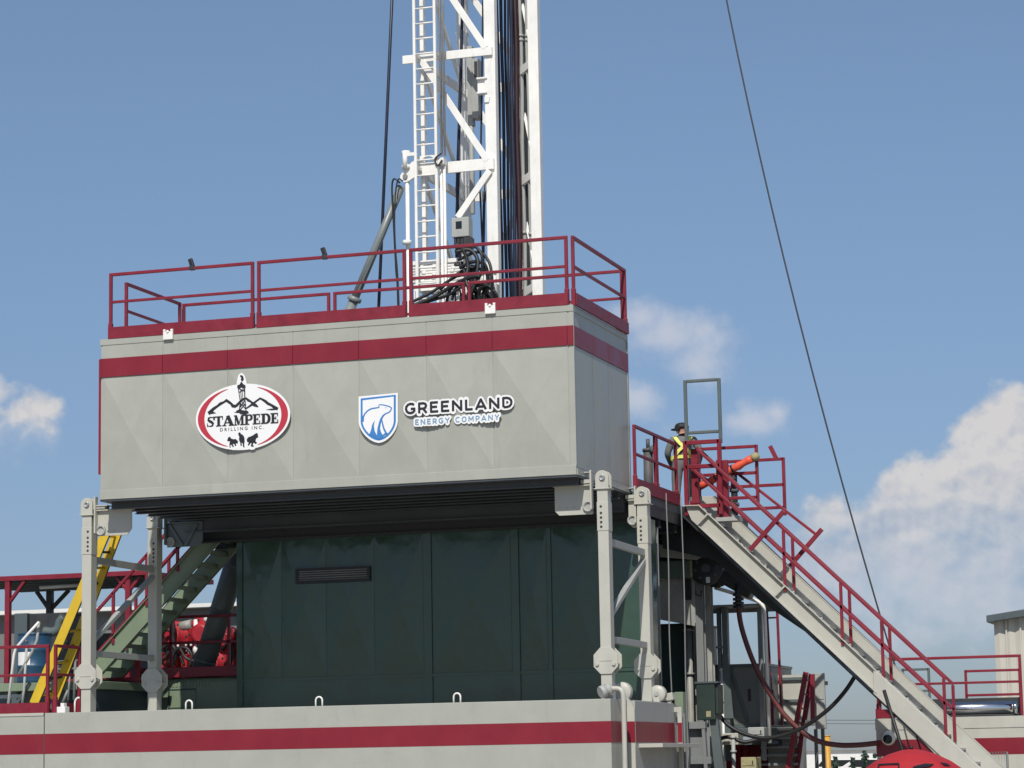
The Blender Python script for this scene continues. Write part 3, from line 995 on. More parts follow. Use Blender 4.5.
horses = [[(318, 645), (328, 618), (345, 612), (352, 628), (372, 634), (392, 632), (412, 652), (408, 672), (392, 668), (398, 690), (386, 690), (376, 672), (366, 676), (378, 700), (366, 700), (352, 678), (346, 690), (350, 706), (340, 704), (338, 672), (344, 650), (330, 652)],
          [(414, 580), (428, 574), (438, 590), (452, 596), (466, 618), (468, 652), (464, 680), (468, 702), (456, 702), (450, 668), (442, 662), (444, 690), (434, 692), (430, 662), (420, 640), (422, 610), (414, 596)],
          [(580, 588), (572, 580), (556, 588), (540, 600), (520, 610), (500, 616), (486, 634), (488, 654), (504, 662), (494, 684), (504, 688), (518, 668), (528, 664), (520, 692), (540, 700), (548, 690), (536, 684), (546, 662), (560, 674), (576, 664), (560, 652), (566, 628), (576, 618), (584, 620)]]
flat([[q(*p) for p in h] for h in horses], SY - 0.0066, 'horses', LOGOK, ov)

# ---- shield sign
def q2(x, y):
    return L2(350 + x / 12.8, 385 + y / 12.8)


U2 = (q2(612, 300)[0] - q2(112, 300)[0]) / 500.0
sh0 = q2(370, 745)
shield = thing('shield_sign', (sh0[0], SY, sh0[1]), 'white and blue shield sign with the outline of a bear', 'sign', 'company signs on the cabin front')


def shield_poly(k):
    xl_, xr_ = 112 + k, 614 - k
    tl, tr = (xl_, 148 + k * 0.95), (xr_, 100 + k * 0.95)
    pts = [tl, tr, (xr_, 470)]
    for i in range(1, 9):
        t = i / 8
        pts.append((xr_ - (xr_ - 370) * t ** 1.5, 470 + (742 - k * 1.15 - 470) * (1 - (1 - t) ** 1.6)))
    for i in range(7, 0, -1):
        t = i / 8
        pts.append((xl_ + (370 - xl_) * t ** 1.5, 480 + (742 - k * 1.15 - 480) * (1 - (1 - t) ** 1.6)))
    pts.append((xl_, 480))
    return [q2(*p) for p in pts]


flat([shield_poly(0)], SY, 'backing', LOGOW, shield, 0.004)
flat([shield_poly(26)], SY - 0.0042, 'blue_border', LOGOB, shield)
flat([shield_poly(52)], SY - 0.0060, 'white_field', LOGOW, shield)
bear = [([(165, 470), (172, 410), (195, 365), (235, 325), (280, 303), (330, 295), (378, 288)], [30, 22, 18, 18, 18, 16, 12]),
        ([(378, 290), (368, 268), (380, 252), (430, 256), (480, 268), (522, 284), (534, 296), (522, 330), (500, 352), (460, 368), (428, 392), (400, 440), (382, 500), (370, 560), (368, 640)],
         [10, 10, 12, 13, 13, 14, 16, 16, 16, 16, 22, 26, 28, 34, 40]),
        ([(408, 430), (420, 500), (436, 560), (462, 612), (480, 630)], [10, 18, 20, 22, 20])]
bp_ = [stroke([q2(*p) for p in pts], [w * U2 for w in ws]) for pts, ws in bear]
bp_ += [[q2(*p) for p in ((320, 450), (308, 520), (318, 590), (345, 640), (370, 660), (370, 700), (250, 630), (272, 580), (286, 510))],
        [q2(*p) for p in ((352, 640), (388, 560), (398, 600), (420, 640), (455, 610), (478, 625), (372, 700))],
        [q2(*p) for p in ((455, 285), (470, 292), (462, 300))]]
flat(bp_, SY - 0.0078, 'bear_outline', LOGOB, shield)

# ---- word sign
def q3(x, y):
    return L2(400 + x / 8.533, 385 + y / 8.533)


U3 = (q3(970, 150)[0] - q3(35, 200)[0]) / 935.0
wz = q3(40, 262)
word = thing('word_sign', ((q3(40, 250)[0] + q3(970, 180)[0]) / 2, SY, wz[1]), 'white cut-out sign reading GREENLAND over ENERGY COMPANY', 'sign', 'company signs on the cabin front')


def round_rect(x0_, z0_, x1_, z1_, r):
    pts = []
    for cx_, cz_, a0 in ((x1_ - r, z1_ - r, 0), (x0_ + r, z1_ - r, 90), (x0_ + r, z0_ + r, 180), (x1_ - r, z0_ + r, 270)):
        pts += [(cx_ + r * math.cos(R(a0 + i * 15)), cz_ + r * math.sin(R(a0 + i * 15))) for i in range(7)]
    return pts


SANS = {   # plain letters as centre lines in a box one unit high; first entry is the width
    'G': (0.98, [[(0.84, 0.80), (0.70, 0.91), (0.50, 0.93), (0.30, 0.86), (0.15, 0.68), (0.12, 0.48), (0.18, 0.26), (0.32, 0.12), (0.52, 0.07), (0.72, 0.12), (0.86, 0.26), (0.86, 0.46), (0.54, 0.46)]]),
    'R': (0.86, [[(0.12, 0.0), (0.12, 0.91), (0.50, 0.91), (0.68, 0.84), (0.74, 0.67), (0.67, 0.50), (0.50, 0.42), (0.14, 0.42)], [(0.48, 0.40), (0.78, 0.0)]]),
    'E': (0.78, [[(0.74, 0.92), (0.12, 0.92), (0.12, 0.08), (0.76, 0.08)], [(0.14, 0.51), (0.66, 0.51)]]),
    'N': (0.96, [[(0.12, 0.0), (0.12, 0.93), (0.84, 0.07), (0.84, 1.0)]]),
    'L': (0.72, [[(0.12, 1.0), (0.12, 0.08), (0.70, 0.08)]]),
    'A': (1.00, [[(0.06, 0.0), (0.50, 0.94), (0.94, 0.0)], [(0.22, 0.27), (0.78, 0.27)]]),
    'D': (0.94, [[(0.12, 0.08), (0.12, 0.92), (0.44, 0.92), (0.66, 0.85), (0.80, 0.68), (0.83, 0.50), (0.80, 0.32), (0.66, 0.15), (0.44, 0.08), (0.13, 0.08)]]),
    'Y': (0.90, [[(0.06, 1.0), (0.45, 0.46), (0.84, 1.0)], [(0.45, 0.46), (0.45, 0.0)]]),
    'C': (0.92, [[(0.82, 0.80), (0.68, 0.91), (0.50, 0.93), (0.30, 0.86), (0.15, 0.68), (0.12, 0.48), (0.18, 0.26), (0.32, 0.12), (0.52, 0.07), (0.70, 0.11), (0.82, 0.22)]]),
    'O': (1.02, [[(0.51, 0.93), (0.30, 0.87), (0.15, 0.70), (0.12, 0.50), (0.15, 0.30), (0.30, 0.13), (0.51, 0.07), (0.72, 0.13), (0.87, 0.30), (0.90, 0.50), (0.87, 0.70), (0.72, 0.87), (0.50, 0.93)]]),
    'M': (1.08, [[(0.12, 0.0), (0.12, 0.93), (0.54, 0.30), (0.96, 0.93), (0.96, 0.0)]]),
    'P': (0.82, [[(0.12, 0.0), (0.12, 0.91), (0.48, 0.91), (0.68, 0.83), (0.74, 0.66), (0.67, 0.48), (0.48, 0.39), (0.14, 0.39)]]),
    ' ': (0.46, []),
}


def sans_lines(s_, x, z, width, h, gap):
    tot = sum(SANS[c_][0] for c_ in s_) + gap * (len(s_) - 1)
    k = width / (tot * h)
    out, cur = [], x
    for c_ in s_:
        w_, ln = SANS[c_]
        for l_ in ln:
            out.append([(cur + p_[0] * h * k, z + p_[1] * h) for p_ in l_])
        cur += (w_ + gap) * h * k
    return out


def ribbons(lines, w, grow, y, name, mat, parent, th=0.0014):
    """flat letter strokes; mitred corners, ends pushed out by 'grow'"""
    m = MB()
    i = 0
    for ln in lines:
        pts = [Vector(p_) for p_ in ln]
        for a_, c_ in zip(pts[:-1], pts[1:]):
            d_ = (c_ - a_).normalized()
            n_ = Vector((-d_.y, d_.x)) * w / 2
            e = d_ * (w * 0.30)
            f0 = e if a_ != pts[0] and not grow else d_ * 0
            f1 = e if c_ != pts[-1] and not grow else d_ * 0
            y_ = y - 0.00002 * i
            i += 1
            if grow:
                for q_ in (a_, c_):
                    m.prism([(q_.x + w / 2 * math.cos(R(k * 24)), q_.y + w / 2 * math.sin(R(k * 24))) for k in range(15)], y - 0.00002 * i, y - 0.00002 * i - th)
                    i += 1
            pl = [a_ - f0 - n_, c_ + f1 - n_, c_ + f1 + n_, a_ - f0 + n_]
            m.prism([tuple(p_) for p_ in pl], y_, y_ - th)
    return m.build(name, mat, parent)


g0, g1 = q3(42, 250), q3(962, 103)
gz0 = q3(85, 247)[1]
gh = 88 * U3
LN = sans_lines('GREENLAND', g0[0], gz0, g1[0] - g0[0], gh, 0.20)
ribbons(LN, gh * 0.19 + 32 * U3, 16 * U3, SY, 'upper_backing', LOGOW, word, 0.003)
ribbons(LN, gh * 0.225, 0.0, SY - 0.0068, 'upper_lettering', LOGOK, word)
e0, e1 = q3(130, 341), q3(848, 288)
eh = 44 * U3
LN2 = sans_lines('ENERGY COMPANY', e0[0], e0[1], e1[0] - e0[0], eh, 0.34)
m = ribbons(LN2, eh * 0.17 + 30 * U3, 13 * U3, SY - 0.0004, 'lower_backing', LOGOW, word, 0.003)
ribbons(LN2, eh * 0.19, 0.0, SY - 0.0085, 'lower_lettering', LOGOS, word)

# ================================================================== MAST
YF, YR = 4.2, 6.4
AX, LX = -3.93, -2.64
FZ = 0.05
TOP = 13.5
mast = thing('mast', ((AX + LX) / 2, (YF + YR) / 2, FZ), 'tall white lattice drilling mast with four square columns rising behind the cabin', 'drilling mast')


def mpart(name, mat, mb, bevel=0.005, parent=None):
    return mb.build(name, mat, parent or mast, bevel=bevel)


for x, y, w, d in ((AX, YF + 0.05, 0.085, 0.12), (LX, YF, 0.20, 0.16), (AX + 0.02, YR, 0.19, 0.16), (P(533.2, 0, Y=4.9).x, 4.9, 0.19, 0.16), (LX - 0.15, YR, 0.12, 0.12)):
    m = MB()
    m.box(x - w / 2, y - d / 2, FZ, x + w / 2, y + d / 2, TOP)
    c = mpart('column', WHITE, m, 0.008)
    if w > 0.1:
        for z in [4.2 + 0.965 * i for i in range(9)] if x < -3 and y > 5 else []:
            m = MB()
            m.box(x - w / 2 - 0.012, y - d / 2 - 0.006, z, x + w / 2 + 0.012, y + d / 2 + 0.006, z + 0.05)
            mpart('splice_band', WHITE, m, 0.003, c)
z1, z2 = P(450, 57, Y=YF).z, P(450, 169, Y=YF).z
ph = z1 - z2
levels = [z2 + ph * i for i in range(-1, 4)]
for i, z in enumerate(levels):
    hgt = 0.20 if i == 1 else 0.15
    m = MB()
    x_l = P(403, 62, Y=YF - 0.1).x if i != 0 else AX
    m.box(x_l, YF - 0.13, z - hgt / 2, LX + 0.06, YF - 0.085, z + hgt / 2)
    mpart('front_beam', WHITE, m)
    m = MB()
    m.box(AX + 0.1, YR + 0.085, z - 0.09, LX, YR + 0.13, z + 0.09)
    mpart('rear_beam', WHITE, m)
    m = MB()
    m.bar((LX - 0.1, YF + 1.5, z - 0.09), (P(530, 0, Y=4.95).x, 5.0, z - 0.02), 0.06, 0.15)
    mpart('tie_beam', WHITE, m)
    m = MB()
    m.bar((AX - 0.02, YF + 0.12, z - 0.02), (AX + 0.0, YR - 0.09, z - 0.02), 0.07, 0.14)
    mpart('side_beam', WHITE, m)
    # diagonals of the panel below this level
    if i >= 1:
        if i == 1:
            zd = P(460, 219, Y=YF).z
            xd_ = P(460, 219, Y=YF).x
            a, c = (LX - 0.02, YF - 0.11, z - 0.12), (xd_, YF - 0.11, zd)
        else:
            a, c = (AX + 0.05, YF - 0.11, z - 0.06), (LX - 0.06, YF - 0.11, levels[i - 1] + 0.06)
        m = MB()
        m.bar(a, c, 0.05, 0.115, up=(0, 1, 0)) if False else m.bar(a, c, 0.115, 0.05, up=(0, 1, 0))
        mpart('front_brace', WHITE, m)
        m = MB()
        rx0, rx1 = (AX + 0.1, LX) if i > 1 else (LX, AX + 0.1)
        m.bar((rx0, YR - 0.11, z - 0.05), (rx1, YR - 0.11, levels[i - 1] + 0.05), 0.115, 0.05, up=(0, 1, 0))
        mpart('rear_brace', WHITE, m)
        m = MB()
        m.bar((LX + 0.0, YF + 1.6, z - 0.15), (P(530, 0, Y=4.95).x, 5.03, levels[i - 1] + 0.2), 0.05, 0.11, up=(0, 1, 0))
        mpart('side_brace', WHITE, m)
        m = MB()
        m.bar((AX - 0.01, YF + 0.1, z - 0.1), (AX + 0.01, YR - 0.09, levels[i - 1] + 0.1), 0.1, 0.05, up=(1, 0, 0))
        mpart('side_brace', WHITE, m)
# gusset plate with the oval hole and the lug of the raising cylinder
a, c = P(417, 172, Y=YF - 0.15), P(434, 156, Y=YF - 0.15)
m = MB()
x0, x1, z0_, z1_ = a.x - 0.06, c.x + 0.04, z2 + 0.10, c.z + 0.02
cxp, czp, rxp, rzp = (x0 + x1) / 2 + 0.06, (z0_ + z1_) / 2, 0.10, 0.055
ring = [(cxp + rxp * math.cos(R(k * 22.5)), czp + rzp * math.sin(R(k * 22.5))) for k in range(16)]
outer = []
for k in range(16):
    ca, sa = math.cos(R(k * 22.5)), math.sin(R(k * 22.5))
    tx = ((x1 - cxp) if ca > 0 else (cxp - x0)) / max(abs(ca), 1e-6)
    tz = ((z1_ - czp) if sa > 0 else (czp - z0_)) / max(abs(sa), 1e-6)
    t = min(tx, tz)
    outer.append((cxp + ca * t, czp + sa * t))
v, f = [], []
for yy in (YF - 0.16, YF - 0.135):
    v += [(p[0], yy, p[1]) for p in outer] + [(p[0], yy, p[1]) for p in ring]
for k in range(16):
    k2 = (k + 1) % 16
    f += [(k, k2, 16 + k2, 16 + k), (32 + k, 48 + k, 48 + k2, 32 + k2), (16 + k, 16 + k2, 48 + k2, 48 + k), (k, 32 + k, 32 + k2, k2)]
m.add(v, f)
mpart('gusset_plate', WHITE, m, 0)
e = P(406, 177, Y=YF - 0.12)
m = MB()
m.lathe((e.x, YF - 0.15, e.z), [(0.10, 0), (0.10, 0.05)], axis='Y', n=20)
m.prism([(e.x - 0.06, e.z + 0.07), (e.x + 0.05, e.z - 0.09), (AX - 0.02, z2 - 0.08), (AX - 0.02, z2 + 0.2), (e.x + 0.12, e.z + 0.25)], YF - 0.155, YF - 0.095)
lugm = mpart('cylinder_lug', WHITE, m, 0.004)
m = MB()
m.disc((e.x, YF - 0.16, e.z), 0.045, 0.03)
mpart('lug_pin', GREY, m, 0, lugm)
# white standpipe left of the ladder, with clamps
m = MB()
xq = P(408, 240, Y=YF - 0.1).x
zb2, zt2 = P(408, 176, Y=YF - 0.1).z, P(408, 152, Y=YF - 0.1).z
m.tube((xq, YF - 0.1, FZ), (xq, YF - 0.1, zb2), 0.036, 10)
m.tube((xq, YF - 0.2, zb2 + 0.12), (xq, YF - 0.2, zt2), 0.045, 10)
for z in (zt2 - 0.03, zb2 + 0.15, P(408, 243, Y=YF - .1).z):
    m.disc((xq, YF - 0.15, z), 0.075, 0.07, axis='Z')
m.box(xq, YF - 0.21, zt2 - 0.10, AX - 0.05, YF - 0.17, zt2 - 0.04)
mpart('white_pipe', WHITE, m, 0)
# ladder with rungs
lx0, lx1 = P(415, 100, Y=YF - 0.4).x, P(435.5, 100, Y=YF - 0.4).x
lad = None
m = MB()
for x in (lx0, lx1):
    m.box(x - 0.024, YF - 0.42, 3.50, x + 0.024, YF - 0.36, TOP - 0.5)
lad = mpart('ladder', WHITE, m, 0.004)
m = MB()
for z in levels[1:]:
    for x in (lx0, lx1):
        m.box(x - 0.02, YF - 0.36, z - 0.03, x + 0.02, YF - 0.13, z + 0.03)
mpart('stand_off', WHITE, m, 0, lad)
zr = 3.62
while zr < TOP - 0.6:
    m = MB()
    m.tube((lx0 + 0.02, YF - 0.39, zr), (lx1 - 0.02, YF - 0.39, zr), 0.016, 8)
    mpart('rung', WHITE, m, 0, lad)
    zr += 0.272
# shiny twin guide rods beside the ladder
for px in (440.4, 443.6):
    x = P(px, 60, Y=YF - 0.3).x
    m = MB()
    m.tube((x, YF - 0.3, P(px, 156, Y=YF - 0.3).z), (x, YF - 0.3, TOP - 0.8), 0.021, 10)
    mpart('guide_rod', GALV, m, 0)
    m = MB()
    m.tube((x - 0.015, YF - 0.3, FZ), (x - 0.015, YF - 0.3, P(px, 166, Y=YF - 0.3).z), 0.024, 10)
    mpart('guide_rod', WHITE, m, 0)
m = MB()
a = P(442, 160, Y=YF - 0.34)
m.box(a.x - 0.07, YF - 0.40, a.z - 0.08, a.x + 0.05, YF - 0.22, a.z + 0.03)
m.path(curve_pts([(a.x + 0.02, YF - 0.42, a.z + 0.1), (a.x - 0.09, YF - 0.45, a.z), (a.x - 0.04, YF - 0.45, a.z - 0.12), (a.x + 0.03, YF - 0.42, a.z - 0.02)], 6), 0.016, 6, mi=1)
m.build('rod_clamp', [WHITE, BLACK], mast)
# grey equipment housing between the columns
a, c = P(469.5, 127, Y=5.1), P(480, 60, Y=5.1)
m = MB()
m.box(a.x, 5.0, a.z, a.x + 0.10, 5.14, c.z + 0.25)
m.box(a.x + 0.10, 4.96, a.z + 0.12, c.x, 5.2, c.z)
m.tube((a.x + 0.05, 5.05, a.z - 1.6), (a.x + 0.05, 5.05, a.z), 0.045, 10)
h_ = mpart('grey_housing', STEELGREY, m, 0.008)
m = MB()
m.box(c.x - 0.06, 4.945, c.z - 0.35, c.x - 0.005, 4.958, c.z - 0.06)
m.build('housing_slot', DARK, h_)
m = MB()
bz = P(485, 91, Y=YF - 0.05).z
m.box(LX - 0.24, YF - 0.05, bz - 0.03, LX - 0.10, YF + 0.05, bz + 0.24)
m.prism([(LX - 0.10, bz - 0.12), (LX - 0.10, bz - 0.22), (LX - 0.02, bz - 0.22), (LX + 0.0, bz - 0.12)], YF - 0.105, YF - 0.085)
m.box(LX - 0.24, YF - 0.11, bz + 0.21, LX - 0.05, YF + 0.02, bz + 0.24)
m.box(LX - 0.24, YF - 0.11, bz - 0.05, LX - 0.05, YF + 0.02, bz - 0.02)
mpart('arm_bracket', WHITE, m, 0.004)
# service lines that hang down inside the mast, one by one
runs = [(497.2, 0.026, NAVY), (501.2, 0.030, NAVY), (504.8, 0.024, NAVY), (507.4, 0.022, NAVY), (510.5, 0.036, NAVY), (515, 0.052, paint('maroon_hose', (0.030, 0.008, 0.012), 0.5)),
        (520, 0.036, STEELGREY), (523.2, 0.034, BLACK), (526.4, 0.030, STEELGREY)]
for i, (px, r, mt) in enumerate(runs):
    yy = 5.2 + 0.09 * (i % 4)
    x = P(px, 0, Y=yy).x
    m = MB()
    m.path([(x + 0.012 * math.sin(k * 1.7 + i), yy + 0.01 * math.cos(k + i), FZ + 0.3 + k * (TOP - 1) / 14) for k in range(15)], r, 8)
    if mt is STEELGREY:
        zz = P(px, 36, Y=yy).z
        m.disc((x, yy, zz), r * 1.5, 0.05, axis='Z')
        m.disc((x, yy, zz - 0.08), r * 1.5, 0.05, axis='Z')
        m.disc((x, yy, zz - 3.6), r * 1.5, 0.05, axis='Z')
        mpart('service_pipe', mt, m, 0)
    else:
        mpart('service_hose', mt, m, 0)
for px, px2, r, y in ((462.6, 455, 0.030, 5.2), (483, 478, 0.018, 5.0)):
    a, c = P(px, 0, Y=y), P(px2 + 2, 190, Y=y)
    m = MB()
    m.path([(a.x, y, TOP - 0.6), (a.x, y, a.z), ((a.x + c.x) / 2, y + 0.02, (a.z + c.z) / 2), (c.x, y, c.z), (c.x + 0.06, y, 3.6)], r, 8)
    mpart('service_hose', NAVY, m, 0)
a = P(463, 300, Y=5.4)
m = MB()
m.path([(P(456, 300, Y=5.4).x, 5.4, 3.5), (P(457, 210, Y=5.4).x, 5.4, P(457, 210, Y=5.4).z), (P(459, 160, Y=5.4).x, 5.4, P(459, 160, Y=5.4).z)], 0.03, 8)
m.path([(P(482, 290, Y=5.4).x, 5.4, 3.5), (P(484, 205, Y=5.4).x, 5.4, P(484, 205, Y=5.4).z), (P(487, 170, Y=5.4).x, 5.4, P(487, 170, Y=5.4).z)], 0.026, 8)
mpart('service_hose', NAVY, m, 0)
# crown on top of the mast
m = MB()
m.box(AX - 0.25, YF - 0.3, TOP, LX + 0.35, YR + 0.3, TOP + 0.25)
m.lathe(((AX + LX) / 2, (YF + YR) / 2 - 0.2, TOP + 0.55), [(0.1, -0.12), (0.45, -0.12), (0.45, 0.12), (0.1, 0.12)], axis='X', n=28)
mpart('crown_block', WHITE, m, 0.01)

# control box on the mast and its plugs
a, c = P(452.5, 238, Y=YF - 0.45), P(469.5, 217, Y=YF - 0.45)
cb = thing('control_box', ((a.x + c.x) / 2, YF - 0.4, a.z), 'small pale grey control box with a dark window fixed on the mast above the hoses', 'control box')
m = MB()
m.box(a.x, YF - 0.5, a.z, c.x, YF - 0.28, c.z)
bxm = m.build('housing', STEELGREY, cb, bevel=0.012)
m = MB()
m.box(a.x + 0.08, YF - 0.508, c.z - 0.20, a.x + 0.19, YF - 0.499, c.z - 0.07)
m.build('window', SCREEN, cb, bevel=0.003)
m = MB()
for k in range(4):
    m.box(a.x + 0.03 + 0.06 * k, YF - 0.47, a.z - 0.16, a.x + 0.075 + 0.06 * k, YF - 0.36, a.z)
m.box(a.x + 0.22, YF - 0.52, a.z - 0.2, a.x + 0.36, YF - 0.34, a.z - 0.02)
m.build('plug', DARK, cb, bevel=0.004)

# white hydraulic manifold: stacked bars with fittings
a, c = P(410, 300, Y=YF - 0.2), P(474, 258, Y=YF - 0.2)
mf = thing('hydraulic_manifold', ((a.x + c.x) / 2, YF - 0.2, a.z), 'white stack of horizontal hydraulic pipes behind the foot of the mast ladder', 'pipe manifold')
m = MB()
m.box(a.x + 0.06, YF - 0.16, 3.3, a.x + 0.14, YF - 0.10, c.z)
m.box(c.x - 0.35, YF - 0.16, 3.3, c.x - 0.27, YF - 0.10, c.z)
m.box(a.x, YF - 0.24, c.z - 0.05, c.x - 0.05, YF - 0.12, c.z + 0.02)
m.box(a.x + 0.1, YF - 0.26, a.z + 0.13, a.x + 0.9, YF - 0.12, a.z + 0.26)
m.build('rack', WHITE, mf, bevel=0.004)
for k in range(6):
    z = a.z + 0.30 + k * (c.z - a.z - 0.38) / 5.5
    m = MB()
    ex = c.x - 0.05 - 0.10 * ((k * 3) % 4)
    m.tube((a.x, YF - 0.22, z), (ex, YF - 0.22, z), 0.030, 10)
    for t in (0.22, 0.5, 0.72):
        xx = a.x + (ex - a.x) * t + 0.05 * (k % 2)
        m.disc((xx, YF - 0.22, z), 0.045, 0.07, axis='X', n=10)
    mpart('manifold_pipe', WHITE, m, 0, mf)
    m = MB()
    m.tube((ex, YF - 0.22, z), (ex + 0.10, YF - 0.22, z), 0.034, 8)
    m.build('coupling', DARK, mf)

# bunch of black hoses curling over at the mast foot
hb = thing('hose_bunch', (P(462, 300, Y=3.6).x, 3.6, FZ), 'bunch of black hydraulic hoses curling down at the foot of the mast', 'hoses')
rnd = random.Random(4)
hoses = [[(455, 252), (470, 250), (478, 262), (474, 285), (470, 300)], [(458, 260), (478, 252), (489, 262), (492, 280), (492, 296)],
         [(465, 248), (474, 246), (482, 256), (480, 276), (468, 284)], [(460, 268), (472, 262), (484, 264), (488, 280), (484, 300)],
         [(440, 290), (452, 278), (464, 270), (476, 268), (486, 272)], [(412, 302), (432, 292), (450, 280), (466, 272), (478, 270)],
         [(412, 306), (434, 297), (452, 286), (468, 278), (480, 276)], [(452, 300), (456, 288), (464, 282), (470, 288), (466, 304)],
         [(446, 304), (450, 290), (458, 284), (464, 290), (460, 306)], [(470, 300), (474, 288), (484, 284), (492, 290), (494, 302)],
         [(462, 262), (466, 276), (474, 284), (476, 296), (478, 306)], [(478, 262), (472, 276), (476, 288), (486, 294), (490, 306)],
         [(456, 244), (464, 252), (468, 266), (466, 280), (470, 296)], [(414, 309), (430, 301), (446, 296), (460, 288), (472, 282)],
         [(476, 300), (480, 290), (488, 286), (496, 294), (497, 306)]]
for i, h in enumerate(hoses):
    yy = 3.45 + 0.05 * (i % 6)
    pts = [P(x, y, Y=yy + 0.05 * math.sin(j * 1.3 + i)) for j, (x, y) in enumerate(h)]
    if h[-1][1] >= 295:
        pts.append(pts[-1] + Vector((0, 0, -0.8)))
    m = MB()
    m.path(curve_pts(pts, 6), 0.027 if i % 3 else 0.034, 8)
    m.build('hose', BLACK, hb)

# valve bank with white fittings
vb = thing('valve_bank', (P(484, 300, Y=3.75).x, 3.75, FZ), 'bank of small white valves and fittings under the black hoses at the mast foot', 'valve bank')
m = MB()
a, c = P(462, 300, Y=3.8), P(498, 284, Y=3.8)
m.box(a.x, 3.75, 3.0, c.x, 3.9, c.z)
m.build('valve_block', STEELGREY, vb, bevel=0.008)
for k in range(9):
    x = a.x + (c.x - a.x) * (k + 0.4) / 9
    m = MB()
    zt = c.z + 0.10 + 0.09 * rnd.random()
    m.tube((x, 3.72, c.z - 0.35), (x + 0.02, 3.72, zt), 0.017, 8)
    m.disc((x + 0.02, 3.72, zt), 0.03, 0.05, axis='Z', n=8)
    m.box(x - 0.022, 3.70, c.z - 0.12 - 0.1 * rnd.random(), x + 0.03, 3.75, c.z - 0.02)
    m.build('fitting', WHITE, vb)
    m = MB()
    m.bar((x + 0.03, 3.66, c.z - 0.45), (x + 0.06 * rnd.uniform(-1, 1), 3.66, c.z - 0.08), 0.025)
    m.build('lever', BLACK, vb)

# grey raising cylinder that leans on the mast
a = P(350, 310, Y=YF - 0.12)
c = P(401.5, 186, Y=YF - 0.12)
rc = thing('raising_cylinder', (a.x, a.y, a.z - 2), 'grey hydraulic cylinder leaning up to the left side of the mast', 'hydraulic cylinder')
CYLG = paint('cylinder_grey_paint', (0.20, 0.22, 0.22), 0.4, var=0.12)
d_ = (c - a).normalized()
m = MB()
m.tube(a - d_ * 2.6, a + d_ * 0.22, 0.085, 16)
m.disc(a, 0.1, 0.01)
m.path([a + d_ * 0.16, a + d_ * 0.17, a + d_ * 0.24, a + d_ * 0.25], 0.12, 16, rs=[0.09, 0.125, 0.125, 0.085])
m.build('barrel', CYLG, rc)
m = MB()
m.tube(a + d_ * 0.22, c, 0.070, 16)
m.build('ram', CYLG, rc)
m = MB()
m.bar(a + d_ * 0.3 + Vector((0.05, -0.08, 0)), c + Vector((0.05, -0.08, -0.1)), 0.03)
m.build('feed_pipe', TUBEGREY, rc)

# twin thin hoses that loop off the cylinder eye
th_ = MB()
pts = [P(400, 183, Y=3.95), P(394, 179, Y=3.95), P(392, 190, Y=3.95), P(394, 230, Y=3.95), P(396, 270, Y=3.95), P(398, 306, Y=3.95)]
th_.path(curve_pts(pts + [pts[-1] + Vector((0, 0, -3))], 6), 0.016, 6)
pts = [P(403, 181, Y=3.9), P(398, 180, Y=3.9), P(395, 200, Y=3.9), P(395, 240, Y=3.9), P(399, 306, Y=3.9)]
th_.path(curve_pts(pts + [pts[-1] + Vector((0, 0, -3))], 6), 0.013, 6)
tag(th_.build('thin_hose', BLACK), 'pair of thin black hoses looping down from the top of the grey cylinder', 'hose')

# guy lines
a, c = P(392, 0, Y=4.6), P(379, 300, Y=4.6)
m = MB()
d_ = (a - c).normalized()
m.tube(c - d_ * 3.4, a + d_ * 5, 0.030, 8)
tag(m.build('guy_line', NAVY), 'dark cable running down left of the mast, past the grey cylinder', 'cable', 'cables from the mast')
a, c = P(726.5, 0, Y=9.5), P(882, 622, Y=7.6)
m = MB()
d_ = (a - c)
pts = []
for k in range(21):
    t = -0.32 + 1.75 * k / 20
    p = c + d_ * t
    pts.append(p + Vector((0.65, 0, -0.2)) * (-(t * (1 - t)) * 0.9))
m.path(pts, 0.015, 8)
tag(m.build('guy_line', BLACK), 'long thin cable slanting across the open sky to the foot of the right stairs', 'cable', 'cables from the mast')

# ================================================================== RIGHT SIDE: LANDING AND STAIR
LXr = 0.10
ra = rail_section((LXr, 3.0), (LXr, 5.75), 0.03, 'maroon landing railing between the cabin corner and the worker', 'railings on the stair landing', toe=0.20, inner=(0.48, 0.52))
SN, SF = 5.92, 6.72                      # near and far side of the stair
SLP = -0.985
st = thing('access_stair', (3.4, 6.3, GZ), 'long cream steel stair with maroon handrails coming down on the right', 'stair')


def sz(x):
    return 0.02 + SLP * (x - 0.46)


xend = 6.35
m = MB()
dv = 0.37
m.prism([(0.20, 0.03), (0.46, 0.02), (3.42, sz(3.42)), (3.42, sz(3.42) - dv), (0.30, sz(0.30) - dv - 0.02)], SN, SN + 0.014)
for off in (0.0, -dv):
    m.bar((0.44, SN - 0.03, sz(0.44) + off), (3.42, SN - 0.03, sz(3.42) + off), 0.085, 0.016)
m.bar((0.18, SN - 0.03, 0.035), (0.46, SN - 0.03, 0.025), 0.085, 0.016)
stn = m.build('near_stringer', CREAM2, st, bevel=0.003)
m = MB()
for px in (706, 783):
    x = P(px, 540, Y=SN).x + 0.08
    x = {706: P(709, 519, Y=SN).x, 783: P(786, 590, Y=SN).x}[px]
    nx, nz = Vector((SLP, -1)).normalized()
    a = Vector((x, SN - 0.045, sz(x) - 0.01))
    c = a + Vector((-0.19, 0, -0.16))
    m.bar(a, c, 0.07, 0.012, up=(0, 1, 0)) if False else m.prism([(a.x, a.z), (a.x - 0.02, a.z + 0.02), (a.x - 0.20, a.z - 0.15), (a.x - 0.18, a.z - 0.17)], SN - 0.075, SN - 0.002)
m.build('stiffener', CREAM2, stn)
m = MB()
